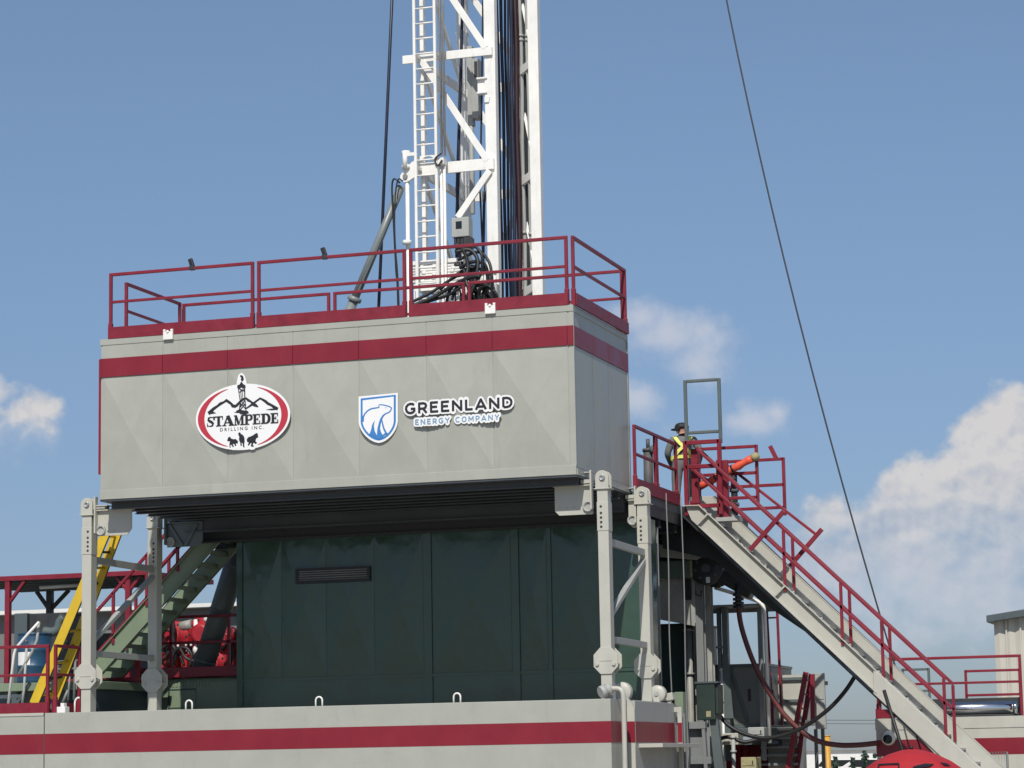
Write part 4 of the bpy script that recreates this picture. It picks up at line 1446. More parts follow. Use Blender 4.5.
x0, x1 = 3.38, xend
m.prism([(x0, sz(x0) + 0.01), (x1, sz(x1) + 0.01), (x1, sz(x1) - 0.42), (x0 - 0.02, sz(x0) - 0.42)], SN - 0.06, SN + 0.06)
m.prism([(x0 + 0.05, sz(x0) - 0.42), (x1, sz(x1) - 0.42), (x1, sz(x1) - 0.75)], SN - 0.03, SN + 0.03)
m.build('lower_stringer', CREAM2, st, bevel=0.012)
m = MB()
m.prism([(0.20, 0.28), (0.55, 0.26), (xend, sz(xend) + 0.26), (xend, sz(xend) - 0.15), (0.20, sz(0.2) - 0.15)], SF, SF + 0.014)
m.bar((0.5, SF + 0.03, sz(0.5) + 0.27), (xend, SF + 0.03, sz(xend) + 0.27), 0.075, 0.016)
m.bar((0.3, SF + 0.03, sz(0.3) - 0.15), (xend, SF + 0.03, sz(xend) - 0.15), 0.075, 0.016)
m.build('far_stringer', CREAM2, st, bevel=0.003)
x = 0.62
while x < xend - 0.05:
    m = MB()
    z = sz(x) - 0.13
    m.box(x - 0.12, SN + 0.016, z - 0.035, x + 0.13, SF - 0.002, z)
    m.build('tread', GALV, st)
    m = None
    x += 0.235
m = MB()
x = 0.62
while x < xend - 0.05:
    m.box(x - 0.05, SN + 0.02, sz(x) - 0.02, x + 0.03, SN + 0.06, sz(x) + 0.025)
    x += 0.47
m.build('clip', STEELGREY, st)
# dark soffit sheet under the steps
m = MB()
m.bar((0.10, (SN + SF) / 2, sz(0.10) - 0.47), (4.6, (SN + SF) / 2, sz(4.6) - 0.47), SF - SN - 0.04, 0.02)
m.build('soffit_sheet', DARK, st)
for yy, pxs, nm in ((SN - 0.01, ((785, 583), (842.5, 638), (883.5, 675), (946, 735)), 'near'), (SF - 0.12, ((794, 587), (851, 641), (891.5, 681), (955, 737)), 'far')):
    off = 0.0 if nm == 'near' else 0.10
    xa_, xz = P(697, 450, Y=yy).x, P(946 if nm == 'near' else 954, 700, Y=yy).x
    for hgt, pn in ((0.97 - off * 0.5, 'handrail'), (0.54 - off * 0.5, 'lower_rail')):
        m = MB()
        xs0 = xa_ + (0.0 if hgt > 0.6 else -0.06)
        m.bar((xs0, yy, sz(xs0) + hgt), (xz, yy, sz(xz) + hgt), 0.05, 0.05)
        m.build(pn, REDRAIL, st, bevel=0.006)
    for px, py in pxs:
        q_ = P(px, py, Y=yy)
        m = MB()
        m.bar((q_.x, yy, sz(q_.x) + (-0.10 if nm == 'near' else -0.05)), (q_.x, yy, sz(q_.x) + 0.95 - off * 0.5), 0.05, 0.05, up=(0, 1, 0))
        m.build('post', REDRAIL, st, bevel=0.006)
# folding kick bars across the rails
for (a, c), yy in ((((784, 511), (750, 550)), SN - 0.07), (((822, 529), (790, 566)), SF + 0.05), (((770, 446), (776, 458)), 8.2)):
    m = MB()
    m.bar(P(*a, Y=yy), P(*c, Y=yy), 0.075, 0.05, up=(0, 1, 0))
    m.build('kick_bar', REDRAIL, st, bevel=0.006)
m = MB()
m.bar(P(786, 470, Y=SF + 0.6) , P(868, 548, Y=SF + 0.6), 0.05) if False else m.bar(P(728, 466, Y=SF + 0.5), P(818, 536, Y=SF + 0.5), 0.05)
m.build('far_rail', REDRAIL, st, bevel=0.006)


def panel(name, pts, y, label, mids=(), group='railings on the stair landing', w=0.055, mat=None):
    """flat railing frame standing on the landing, corners read on the plane y"""
    mat = mat or REDRAIL
    (x0, yt), (x1, yt2), (x2, yb2_), (x3, yb_) = pts
    A, B, C, Dd = P(x0, yt, Y=y), P(x1, yt2, Y=y), P(x2, yb2_, Y=y), P(x3, yb_, Y=y)
    xl_, xr_ = (A.x + Dd.x) / 2, (B.x + C.x) / 2
    zt_, zb__ = (A.z + B.z) / 2, (C.z + Dd.z) / 2
    root = thing(name, ((xl_ + xr_) / 2, y, zb__), label, 'railing', group)
    for z, pn in [(zt_, 'top_rail'), (zb__, 'bottom_rail')] + [(zb__ + (zt_ - zb__) * t, 'mid_rail') for t in mids]:
        m = MB()
        m.bar((xl_, y, z), (xr_, y, z), w, w)
        m.build(pn, mat, root, bevel=0.005)
    for x in (xl_, xr_):
        m = MB()
        m.bar((x, y, zb__ - w / 2 - 0.12), (x, y, zt_ + w / 2), w, w, up=(0, 1, 0))
        m.build('post', mat, root, bevel=0.005)
    return root


panel('landing_rail', ((699, 449), (757, 446.5), (757, 497), (699, 500)), 7.1, 'maroon landing railing panel right behind the orange tarp roll', mids=(0.48,))
panel('landing_rail', ((722, 462), (784, 459), (784, 507), (722, 510.5)), 8.2, 'maroon landing railing panel farthest right, with a short slanted bar on top', mids=(0.47,))
panel('landing_rail', ((686, 443), (720, 441), (720, 505), (686, 507)), 5.98, 'narrow maroon railing bay at the stair head in front of the tall grey frame', mids=(0.62,), w=0.07)
# gate posts at the head of the stair
hp = thing('stair_head_post', (P(696, 500, Y=6.15).x, 6.15, 0.05), 'thick dark maroon post beside the worker at the head of the stair', 'post', 'posts at the stair head')
m = MB()
a, c = P(696, 503, Y=6.15), P(696, 449, Y=6.15)
m.box(a.x - 0.06, 6.1, a.z, a.x + 0.06, 6.22, c.z)
m.build('shaft', REDRAIL, hp, bevel=0.008)
m = MB()
m.box(a.x - 0.09, 6.06, a.z - 0.02, a.x + 0.09, 6.26, a.z + 0.03)
m.build('base_plate', REDRAIL, hp, bevel=0.004)
hp = thing('stair_head_post', (P(723, 515, Y=6.1).x, 6.1, -0.2), 'double maroon post under the right leg of the tall grey frame', 'post', 'posts at the stair head')
m = MB()
for px in (720.5, 727):
    a, c = P(px, 521, Y=6.1), P(px, 460, Y=6.1)
    m.box(a.x - 0.045, 6.06, a.z, a.x + 0.045, 6.15, c.z)
m.build('shaft', REDRAIL, hp, bevel=0.006)
m = MB()
a, c = P(717, 522, Y=6.1), P(740, 517, Y=6.1)
m.box(a.x, 6.0, a.z, c.x, 6.3, a.z + 0.07)
m.build('base_plate', STEELGREY, hp, bevel=0.004)
# tall grey tubular frame
gy = 6.25
gf = thing('tall_frame', (P(702, 440, Y=gy).x, gy, P(702, 440, Y=gy).z), 'tall grey tubular frame standing over the head of the right stairs', 'gate frame')
a, b_, c = P(685, 382, Y=gy), P(718.5, 379, Y=gy), P(721, 443, Y=gy)
xl_, xr_, zt_ = a.x, (b_.x + c.x) / 2, (a.z + b_.z) / 2
for x, zb__ in ((xl_, P(688, 446, Y=gy).z), (xr_, c.z)):
    m = MB()
    m.bar((x, gy, zb__), (x, gy, zt_ + 0.025), 0.058, 0.058, up=(0, 1, 0))
    m.build('upright', TUBEGREY, gf, bevel=0.01)
for z in (zt_, P(705, 432, Y=gy).z):
    m = MB()
    m.bar((xl_ + 0.03, gy, z), (xr_ - 0.03, gy, z), 0.055, 0.055)
    m.build('cross_bar', TUBEGREY, gf, bevel=0.01)
# rolled orange tarp on the railings
a, c = P(699, 487, Y=7.0), P(752, 458.5, Y=7.0)
ot = thing('tarp_roll', a, 'rolled orange tarp lying aslant across the maroon landing railings', 'tarp roll')
d_ = c - a
m = MB()
ptsr = [a + d_ * (k / 12) + Vector((0, 0, 0.006 * math.sin(k * 1.9))) for k in range(13)]
m.path(ptsr, 0.1, 12, rs=[0.068 + 0.008 * math.sin(k * 2.3) for k in range(13)])
m.build('roll', ORANGE, ot)
m = MB()
m.path([c, c + d_ * 0.05, c + d_ * 0.10, c + d_ * 0.13], 0.1, 10, rs=[0.068, 0.078, 0.07, 0.04])
m.build('end_wrap', KHAKI, ot)
m = MB()
for t in (0.3, 0.62):
    m.path([a + d_ * t, a + d_ * (t + 0.03)], 0.080, 12)
m.build('tie', BLACK, ot)
# pipe stand beyond the rail
a, c = P(648.5, 492, Y=6.6), P(648, 449, Y=6.6)
sp = thing('pipe_stand', (a.x, 6.6, 0.05), 'stained grey upright pipe with a side valve behind the landing railing', 'pipe')
m = MB()
m.tube((a.x, 6.6, 0.05), (c.x, 6.6, c.z), 0.085, 16)
m.tube((c.x, 6.6, c.z), (c.x, 6.6, P(648, 439, Y=6.6).z), 0.035, 12)
m.disc((c.x, 6.6, c.z - 0.02), 0.1, 0.05, axis='Z')
m.build('pipe', paint('rusted_pipe', (0.085, 0.085, 0.083), 0.6, var=0.3, scale=3, dirt=0.8, dirt_c=(0.12, 0.06, 0.04)), sp)
m = MB()
zz = P(652, 450, Y=6.6).z
m.tube((c.x, 6.6, zz), (c.x + 0.15, 6.58, zz), 0.055, 12)
m.lathe((c.x + 0.12, 6.56, zz), [(0.02, -0.08), (0.075, -0.06), (0.08, 0.0), (0.06, 0.06), (0.02, 0.08)], axis='Y', n=14)
m.build('valve', TUBEGREY, sp)
m = MB()
a = P(735, 515, Y=7.3)
c = P(735, 474, Y=7.3)
sp2 = thing('pipe_stand', (a.x, 7.3, 0.05), 'dark upright pipe under the high end of the orange tarp roll', 'pipe')
m.tube((a.x, 7.3, min(0.0, a.z)), (a.x, 7.3, c.z), 0.06, 12)
m.build('pipe', DARK, sp2)
m = MB()
for t in (0.25, 0.6):
    m.disc((a.x, 7.3, a.z + (c.z - a.z) * t), 0.085, 0.06, axis='Z')
m.tube((a.x - 0.28, 7.27, a.z + 0.32), (a.x, 7.27, a.z + 0.25), 0.03, 8)
m.build('clamp', TUBEGREY, sp2)

# ------------------------------------------------------------------ worker
def skinned(edges, pts, radii, name, sub=2):
    me = bpy.data.meshes.new(name)
    keys = list(pts)
    me.from_pydata([pts[k] for k in keys], [(keys.index(a), keys.index(b)) for a, b in edges], [])
    o = bpy.data.objects.new(name, me)
    col.objects.link(o)
    sk = o.modifiers.new('skin', 'SKIN')
    sk.use_smooth_shade = True
    for i, k in enumerate(keys):
        r = radii[k]
        me.skin_vertices[0].data[i].radius = (r, r) if not isinstance(r, tuple) else r
        me.skin_vertices[0].data[i].use_root = (i == 0)
    ss = o.modifiers.new('sub', 'SUBSURF')
    ss.levels = ss.render_levels = sub
    bpy.context.view_layer.update()
    nm = bpy.data.meshes.new_from_object(o.evaluated_get(bpy.context.evaluated_depsgraph_get()))
    bpy.data.objects.remove(o)
    return nm


WY = 7.0
wp = P(682.5, 422, Y=WY)
wx, wz = wp.x, 0.05
PH = wp.z + 0.01 - wz
s = PH / 1.76
pts = {'pelvis': (0, 0, .95), 'belly': (0, .0, 1.10), 'chest': (0, .015, 1.30), 'neck0': (0, .0, 1.46), 'neck1': (-.01, .01, 1.53), 'head0': (-.015, .02, 1.60), 'head1': (-.015, .025, 1.68),
       'shl': (-.17, .0, 1.42), 'ell': (-.25, .03, 1.15), 'wrl': (-.20, .20, .98), 'hal': (-.18, .26, .95),
       'shr': (.17, .0, 1.42), 'elr': (.27, .0, 1.15), 'wrr': (.24, .17, .99), 'har': (.22, .24, .97),
       'hpl': (-.10, 0, .90), 'knl': (-.12, .02, .50), 'anl': (-.13, -.01, .09), 'tol': (-.14, .15, .04),
       'hpr': (.10, 0, .90), 'knr': (.12, .03, .50), 'anr': (.13, .0, .09), 'tor': (.15, .16, .04)}
rad = {'pelvis': (.17, .12), 'belly': (.16, .115), 'chest': (.185, .125), 'neck0': .075, 'neck1': .058, 'head0': .083, 'head1': (.082, .098),
       'shl': .075, 'ell': .056, 'wrl': .036, 'hal': .036, 'shr': .075, 'elr': .056, 'wrr': .036, 'har': .036,
       'hpl': .105, 'knl': .078, 'anl': .055, 'tol': .042, 'hpr': .105, 'knr': .078, 'anr': .055, 'tor': .042}
edges = [('pelvis', 'belly'), ('belly', 'chest'), ('chest', 'neck0'), ('neck0', 'neck1'), ('neck1', 'head0'), ('head0', 'head1'), ('chest', 'shl'), ('shl', 'ell'), ('ell', 'wrl'), ('wrl', 'hal'),
         ('chest', 'shr'), ('shr', 'elr'), ('elr', 'wrr'), ('wrr', 'har'), ('pelvis', 'hpl'), ('hpl', 'knl'), ('knl', 'anl'), ('anl', 'tol'), ('pelvis', 'hpr'), ('hpr', 'knr'), ('knr', 'anr'), ('anr', 'tor')]
for side, hx, hy, hz in (('l', -.18, .26, .95), ('r', .22, .24, .97)):
    sgn = -1 if side == 'l' else 1
    for i, (dx, ln) in enumerate(((-.027, .066), (-.009, .078), (.010, .072), (.027, .056))):
        k1, k2, k3 = f'f{side}{i}a', f'f{side}{i}b', f'f{side}{i}c'
        pts[k1] = (hx + dx, hy + .035, hz - .005)
        pts[k2] = (hx + dx * 1.15, hy + .035 + ln * .5, hz - .018)
        pts[k3] = (hx + dx * 1.15, hy + .03 + ln * .8, hz - .05)
        rad[k1], rad[k2], rad[k3] = .0105, .0095, .008
        edges += [('ha' + side, k1), (k1, k2), (k2, k3)]
    k1, k2 = f't{side}a', f't{side}b'
    pts[k1], pts[k2] = (hx - sgn * .045, hy + .01, hz + .005), (hx - sgn * .055, hy + .05, hz - .01)
    rad[k1], rad[k2] = .012, .010
    edges += [('ha' + side, k1), (k1, k2)]
me = skinned(edges, pts, rad, 'person')
# face: turned to the left, away from the camera
import bmesh
bm = bmesh.new()
bm.from_mesh(me)
hd = Vector((-.015, .022, 1.635))
fd = Vector((-0.80, 0.60, 0)).normalized()
fs = Vector((-fd.y, fd.x, 0))


def blob(c, r, sc=(1, 1, 1)):
    mt_ = Matrix.Translation(c) @ Matrix.Diagonal((*[r * k for k in sc], 1))
    bmesh.ops.create_uvsphere(bm, u_segments=10, v_segments=8, radius=1, matrix=mt_)


blob(hd + fd * 0.098 + Vector((0, 0, -.010)), .016, (1, 1, 1.5))
blob(hd + fd * 0.085 + Vector((0, 0, -.055)), .020, (1, 1, .5))
for sg in (-1, 1):
    blob(hd + fs * sg * 0.086, .022, (.6, 1, 1.4))
    blob(hd + fd * 0.086 + fs * sg * 0.032 + Vector((0, 0, .018)), .010)
bm.to_mesh(me)
bm.free()
me.materials.clear()
for mt_ in (GREYCLOTH, SKIN, BOOT):
    me.materials.append(mt_)
for p_ in me.polygons:
    c_ = p_.center
    p_.use_smooth = True
    p_.material_index = 1 if c_.z > 1.50 or (c_.y > .185 and c_.z > .85) else 2 if c_.z < .14 else 0
ROTW = Matrix.Rotation(R(14), 4, 'Z') @ Matrix.Rotation(R(-5), 4, 'X')
TW = Matrix.Translation((wx, WY, wz)) @ ROTW @ Matrix.Diagonal((s * 1.26, s * 1.2, s, 1))
me.transform(TW)
person = bpy.data.objects.new('person', me)
link(person)
tag(person, 'worker in grey coveralls with yellow hi-vis straps and black cap, seen from behind', 'person')


def worn(name, mb, mat):
    o = mb.build(name, mat)
    o.data.transform(TW)
    o.parent = person
    return o


m = MB()
m.lathe((-.015, .024, 1.655), [(.106, -.012), (.112, .01), (.108, .05), (.088, .085), (.05, .105), (.01, .112)], n=18)
o_ = hd + fd * 0.10
m.prism([tuple((hd + fd * a + fs * b)[:2]) for a, b in ((.06, -.09), (.15, -.075), (.19, -.03), (.19, .03), (.15, .075), (.06, .09))], 1.642, 1.654, plane='XY')
worn('cap', m, CAPBLACK)
m = MB()
for sg in (-1, 1):
    c_ = hd + fs * sg * 0.098
    m.path([c_ - fs * sg * 0.01, c_ + fs * sg * 0.03], 0.042, 12)
worn('ear_muff', m, CAPBLACK)


def strap(pl, w=0.055):
    mm = MB()
    mm.path(pl, w / 2, 8)
    return mm


m = MB()
ring = [(.20 * math.cos(a), .005 + .142 * math.sin(a)) for a in [R(i * 15) for i in range(24)]]
for z in (1.03, 1.055, 1.08):
    pass
n_ = len(ring)
vv = [(x * 1.0, y, 1.02) for x, y in ring] + [(x * 1.0, y, 1.085) for x, y in ring]
m.add(vv, [(i, (i + 1) % n_, n_ + (i + 1) % n_, n_ + i) for i in range(n_)], 0, True)
for x0, x1 in ((-.15, .13), (.15, -.13)):
    pl = [(x0 * .85, -.02, 1.485), (x0 * .80, -.10, 1.44), (x0 * .45, -.142, 1.34), (0, -.150, 1.25), (x1 * .6, -.148, 1.16), (x1, -.132, 1.07)]
    for a, c in zip(pl[:-1], pl[1:]):
        m.bar(a, c, .055, .014, up=(0, -1, .15))
worn('hi_vis_strap', m, HIVIS)

# ================================================================== UNDER THE LANDING
def upright(name, px, y, z0, z1, w, d, mat, label, cat, group=None):
    x = px if isinstance(px, float) and abs(px) < 20 else P(px, 600, Y=y).x
    root = thing(name, (x, y, z0), label, cat, group)
    m = MB()
    m.box(x - w / 2, y - d / 2, z0, x + w / 2, y - d / 2 + 0.015, z1)
    m.box(x - w / 2, y + d / 2 - 0.015, z0, x + w / 2, y + d / 2, z1)
    m.box(x - 0.012, y - d / 2 + 0.015, z0, x + 0.012, y + d / 2 - 0.015, z1)
    m.build('shaft', mat, root)
    m = MB()
    m.box(x - w / 2 - 0.05, y - d / 2 - 0.05, z0, x + w / 2 + 0.05, y + d / 2 + 0.05, z0 + 0.03)
    m.build('base_plate', mat, root)
    return root


UY = 4.4
UD = 7.0
upright('floor_column', 653.5, UY, GZ, -0.45, 0.17, 0.2, GREY, 'stained grey steel column right beside the right leg frame', 'column', 'columns under the drill floor')
upright('floor_column', 700, UD + 0.5, GZ + 1.6, -0.45, 0.13, 0.2, GREY, 'grey steel column left of the sky gap, under the winch', 'column', 'columns under the drill floor')
upright('floor_column', 709, UD + 0.9, GZ + 1.6, -0.45, 0.10, 0.2, RUSTY, 'slim stained column at the edge of the sky gap', 'column', 'columns under the drill floor')
# stained plate and dark cabin behind
m = MB()
y = 7.3
pl = [P(656, 582, Y=y), P(695, 570, Y=y), P(695, 626, Y=y), P(656, 619, Y=y)]
m.prism([(p.x, p.z) for p in pl], y, y + 0.02)
tag(m.build('stained_plate', RUSTY), 'grey steel plate with rust stains hanging under the winch', 'steel plate')
y = 8.4
a, c = P(655, 715, Y=y), P(697, 625, Y=y)
dc = thing('dark_cabin', ((a.x + c.x) / 2, y, GZ), 'blue-black cabin wall behind the two thin hanging lines', 'equipment cabin')
m = MB()
m.box(a.x - 0.6, y, GZ, c.x, y + 1.5, c.z)
m.build('wall', GREENDARK, dc)
m = MB()
m.box(c.x - 0.24, y - 0.05, GZ + 0.5, c.x - 0.12, y - 0.004, c.z - 0.05)
m.box(c.x - 0.07, y - 0.05, GZ + 0.5, c.x + 0.02, y - 0.004, c.z)
m.build('door_frame', RUSTY, dc)
m = MB()
m.box(a.x - 0.6, y - 0.02, c.z, c.x + 0.02, y + 1.5, c.z + 0.04)
m.build('roof', DARK, dc)
# winch
y = 7.35
wc = P(709, 569, Y=y)
wi = thing('winch', (wc.x, y, wc.z - 0.3), 'black winch drum and motor hung under the dark floor beside the stairs', 'winch')
m = MB()
m.lathe((wc.x, y, wc.z), [(0.10, -0.22), (0.25, -0.22), (0.30, -0.19), (0.30, -0.14), (0.20, -0.13), (0.20, 0.5), (0.30, 0.51), (0.30, 0.56), (0.1, 0.56)], axis='Y', n=28)
m.build('drum', DARK, wi)
m = MB()
for k in range(8):
    an = R(k * 45 + 10)
    m.disc((wc.x + 0.2 * math.cos(an), y - 0.225, wc.z + 0.2 * math.sin(an)), 0.026, 0.02, n=8)
m.disc((wc.x, y - 0.24, wc.z), 0.075, 0.06)
m.box(wc.x + 0.0, y - 0.245, wc.z - 0.26, wc.x + 0.07, y - 0.23, wc.z - 0.16, mi=1)
m.build('bolt_ring', [SLATE, LABELW], wi)
m = MB()
a, c = P(722, 582, Y=y), P(752, 596, Y=y)
m.bar((wc.x + 0.1, y + 0.1, wc.z - 0.05), (c.x, y + 0.1, c.z + 0.05), 0.34, 0.24)
m.build('gear_case', DARK, wi, bevel=0.03)
m = MB()
a, c = P(686, 580, Y=y), P(692, 600, Y=y)
m.box(a.x, y - 0.12, c.z, a.x + 0.11, y + 0.1, a.z)
m.path([(a.x + 0.16, y, a.z - 0.05), (a.x + 0.17, y, c.z + 0.1), (a.x + 0.27, y, c.z + 0.06), (a.x + 0.28, y, c.z + 0.16)], 0.012, 6)
m.build('control_arm', BLACK, wi)
y = 7.1
a, c = P(650, 579, Y=y), P(690, 560, Y=y)
gb = thing('green_beam', ((a.x + c.x) / 2, y, a.z), 'green box beam left of the black winch, with a worn yellow edge', 'beam')
m = MB()
m.box(a.x - 0.3, y, a.z, c.x, y + 0.3, c.z)
m.build('beam', paint('shade_green_paint', (0.10, 0.15, 0.12), 0.45, var=0.15, dirt=0.3), gb, bevel=0.01)
m = MB()
m.box(c.x, y - 0.01, a.z + 0.01, c.x + 0.03, y + 0.3, c.z - 0.01)
m.build('edge', KHAKI, gb)
y = 6.9
pl = [P(658, 544, Y=y), P(690, 549, Y=y), P(704, 556, Y=y), P(696, 560, Y=y), P(660, 557, Y=y)]
m = MB()
m.prism([(p.x, p.z) for p in pl], y, y + 0.02)
tag(m.build('gusset_sheet', STEELGREY), 'pale grey pointed steel sheet above the green beam under the floor', 'steel plate')
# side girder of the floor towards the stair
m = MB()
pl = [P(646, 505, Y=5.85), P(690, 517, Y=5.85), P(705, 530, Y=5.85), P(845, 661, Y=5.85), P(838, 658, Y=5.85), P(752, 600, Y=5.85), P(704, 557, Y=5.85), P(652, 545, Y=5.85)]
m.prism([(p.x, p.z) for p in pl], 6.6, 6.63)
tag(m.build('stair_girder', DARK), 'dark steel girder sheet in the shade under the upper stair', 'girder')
# thin hanging lines
for (a, c), yy, lab in ((((666, 499), (672, 700)), 3.7, 'thin grey line hanging in front of the green beam, left one of two'),
                        (((681, 503), (689, 768)), 3.8, 'thin grey line hanging in front of the green beam, right one of two')):
    A, C = P(*a, X=0.15), P(*c, X=0.15)
    m = MB()
    m.path(curve_pts([A + Vector((0, 0, 0.1)), (A * 2 + C) / 3 + Vector((0.01, 0, 0)), (A + C * 2) / 3 - Vector((0.012, 0, 0)), C], 6), 0.012, 6)
    tag(m.build('hanging_line', GREY), lab, 'line', 'thin lines hanging from the floor')
# pipe canopy
y0, y1 = 8.0, 10.0
a, c = P(717, 601, Y=y0), P(765, 606, Y=y0)
pc = thing('pipe_canopy', (c.x, y0, GZ + 1.9), 'pale pipe frame with a small grey roof beyond the dark winch', 'canopy')
m = MB()
m.box(a.x - 0.3, y0, c.z + 0.02, c.x, y1, c.z + 0.05)
m.box(a.x - 0.3, y0 + 0.9, c.z - 0.05, c.x, y0 + 0.95, c.z + 0.02)
m.build('roof', GREY, pc)
m = MB()
zt = c.z + 0.06
m.path(curve_pts([(c.x - 0.9, y0 - 0.05, zt + 0.30), (c.x - 0.25, y0 - 0.05, zt + 0.08), (c.x - 0.04, y0 - 0.05, zt - 0.04), (c.x, y0 - 0.05, zt - 0.22)], 6) + [(c.x + 0.02, y0 - 0.05, GZ + 1.9)], 0.034, 12)
m.build('bent_pipe', WHITE, pc)
m = MB()
x = P(760, 640, Y=y0 + 0.3).x
m.box(x - 0.04, y0 + 0.3, GZ + 1.6, x + 0.04, y0 + 0.4, c.z)
m.build('back_post', GREY, pc)
dcx = P(725.5, 640, Y=8.2).x
m = MB()
m.box(dcx - 0.05, 8.15, GZ + 1.6, dcx + 0.05, 8.3, c.z + 0.01)
zf = P(726, 668, Y=8.2).z
m.prism([(dcx - 0.05, zf - 0.9), (dcx + 0.12, zf - 0.9), (dcx + 0.05, zf + 0.25), (dcx - 0.05, zf + 0.25)], 8.13, 8.149)
m.build('dark_post', TUBEGREY, pc)

# red brown hose and black hose
y = 7.3
cl = [(738, 590), (738.5, 606), (741, 625), (748, 648), (757, 670), (768, 690), (782, 712), (800, 730), (818, 741), (838, 745), (858, 745), (878, 743)]
hs = [P(px, py, Y=y + 0.05 * i) for i, (px, py) in enumerate(cl)]
m = MB()
m.path(curve_pts(hs, 6), 0.047, 12)
rh = m.build('drilling_hose', HOSERED)
tag(rh, 'thick red-brown hose curving down from the winch across to the right tank', 'hose')
m = MB()
e = hs[1]
m.tube(hs[0] + Vector((0, 0, 0.1)), e, 0.06, 12)
for dz in (0.05, -0.02, 0.12, 0.2):
    m.disc((e.x, e.y, e.z + dz), 0.10, 0.045, axis='Z', n=12)
m.build('hose_coupling', DARK, rh)
cl = [(857, 673), (846, 690), (832, 706), (816, 719), (800, 729), (780, 736), (762, 738), (742, 733), (726, 723), (716, 708), (713, 692)]
m = MB()
m.path(curve_pts([P(px, py, Y=6.6 + 0.05 * i) for i, (px, py) in enumerate(cl)], 6), 0.036, 10)
tag(m.build('black_hose', BLACK), 'black hose sagging from the underside of the stair to the grey cabinet', 'hose')
m = MB()
a, c = P(884, 690, Y=5.85), P(903, 752, Y=5.85)
m.tube(a, c + (c - a), 0.03, 8)
tag(m.build('strap', BLACK), 'black strap hanging from the lower stair stringer behind the red umbrella', 'strap')

# ================================================================== EQUIPMENT SKIDS BELOW, RIGHT
# grey container with slot windows and a slanted brace
CONTG = paint('container_grey_paint', (0.175, 0.185, 0.17), 0.5, var=0.12, dirt=0.35)
y = 8.6
x0, x1 = P(715, 700, Y=y).x, P(767, 700, Y=y).x
zt, zb__ = P(740, 664, Y=y).z, P(740, 727, Y=y).z
ct = thing('grey_container', ((x0 + x1) / 2, y, zb__), 'dark grey walled container with narrow slots, under the pipe canopy', 'container')
m = MB()
m.box(x0 - 0.1, y, zb__, x1, y + 2.2, zt - 0.05)
m.build('wall', CONTG, ct, bevel=0.006)
m = MB()
m.box(x0 - 0.12, y - 0.03, zt - 0.05, x1 + 0.02, y + 2.2, zt)
m.bar((P(731, 672, Y=y).x, y - 0.03, zt - 0.08), (P(748, 722, Y=y).x, y - 0.03, zb__ + 0.1), 0.06, 0.03, up=(0, 1, 0))
m.box(x0 - 0.12, y - 0.04, zb__ - 0.02, x1 + 0.02, y, zb__ + 0.06)
m.build('edge_frame', TUBEGREY, ct, bevel=0.004)
for px, py, w, h in ((727, 703, 0.09, 0.36), (749.5, 695, 0.06, 0.22)):
    p_ = P(px, py, Y=y)
    m = MB()
    m.box(p_.x - w / 2, y - 0.008, p_.z - h / 2, p_.x + w / 2, y - 0.001, p_.z + h / 2)
    m.build('slot', DARK, ct)
# skid below it with the red frame
y = 8.4
zs = P(740, 745, Y=y).z
sk = thing('skid_frame', ((x0 + x1) / 2, y, GZ), 'dark skid with maroon uprights below the grey container', 'skid')
m = MB()
m.box(x0 - 0.1, y, zs, x1 + 0.2, y + 2.2, zs + 0.07)
m.box(x0 - 0.1, y + 0.02, P(740, 740, Y=y).z + 0.06, x1 + 0.2, y + 0.1, zb__ - 0.03)
m.box(x0 - 0.1, y + 1.3, GZ, x1 + 0.2, y + 2.0, zs)
m.build('deck', SLATE, sk, bevel=0.004)
m = MB()
for px in (717, 727, 734, 747, 757):
    x = P(px, 755, Y=y).x
    m.box(x - 0.05, y + 0.9, GZ, x + 0.05, y + 1.0, zs)
m.box(x0, y + 1.01, GZ + 0.3, x1, y + 1.05, zs - 0.02)
m.build('upright', RED, sk)
# green junction boxes on a grey trestle
y = 6.4
a, c = P(697, 720, Y=y), P(717, 683, Y=y)
jb = thing('green_box', ((a.x + c.x) / 2, y, a.z), 'dark green equipment box on a grey trestle right of the base end', 'equipment box')
m = MB()
m.box(a.x, y, a.z, c.x - 0.05, y + 0.5, c.z)
m.box(c.x - 0.05, y + 0.05, a.z + 0.1, c.x, y + 0.45, c.z - 0.02)
m.build('housing', paint('box_shaded_green', (0.026, 0.042, 0.036), 0.4, var=0.15), jb, bevel=0.01)  # green darkened to stand in for shade that does not fall here
m = MB()
m.box(a.x - 0.02, y - 0.02, c.z, c.x + 0.02, y + 0.52, c.z + 0.03)
m.build('lid', SLATE, jb)
p_ = P(708, 714, Y=y)
m = MB()
m.box(p_.x - 0.03, y - 0.006, p_.z - 0.05, p_.x + 0.05, y - 0.001, p_.z + 0.05)
m.build('plate', KHAKI, jb)
y = 6.2
tr = thing('trestle', (P(700, 760, Y=y).x, y, GZ), 'grey tapered steel trestle under the dark green box', 'trestle')
m = MB()
tp = [P(685, 722, Y=y), P(704, 720, Y=y), P(711, 768, Y=y), P(686, 768, Y=y)]
zt_ = tp[0].z
for (u0, u1) in ((0, 0.16), (0.84, 1)):
    tl = tp[0].x + (tp[1].x - tp[0].x) * u0, tp[0].x + (tp[1].x - tp[0].x) * u1
    bl = tp[3].x + (tp[2].x - tp[3].x) * u0, tp[3].x + (tp[2].x - tp[3].x) * u1
    m.prism([(tl[0], zt_), (tl[1], zt_), (bl[1], GZ), (bl[0], GZ)], y, y + 0.12)
m.box(tp[0].x - 0.02, y - 0.01, zt_ - 0.12, tp[1].x + 0.02, y + 0.14, zt_ + 0.0)
zz = P(697, 757, Y=y).z
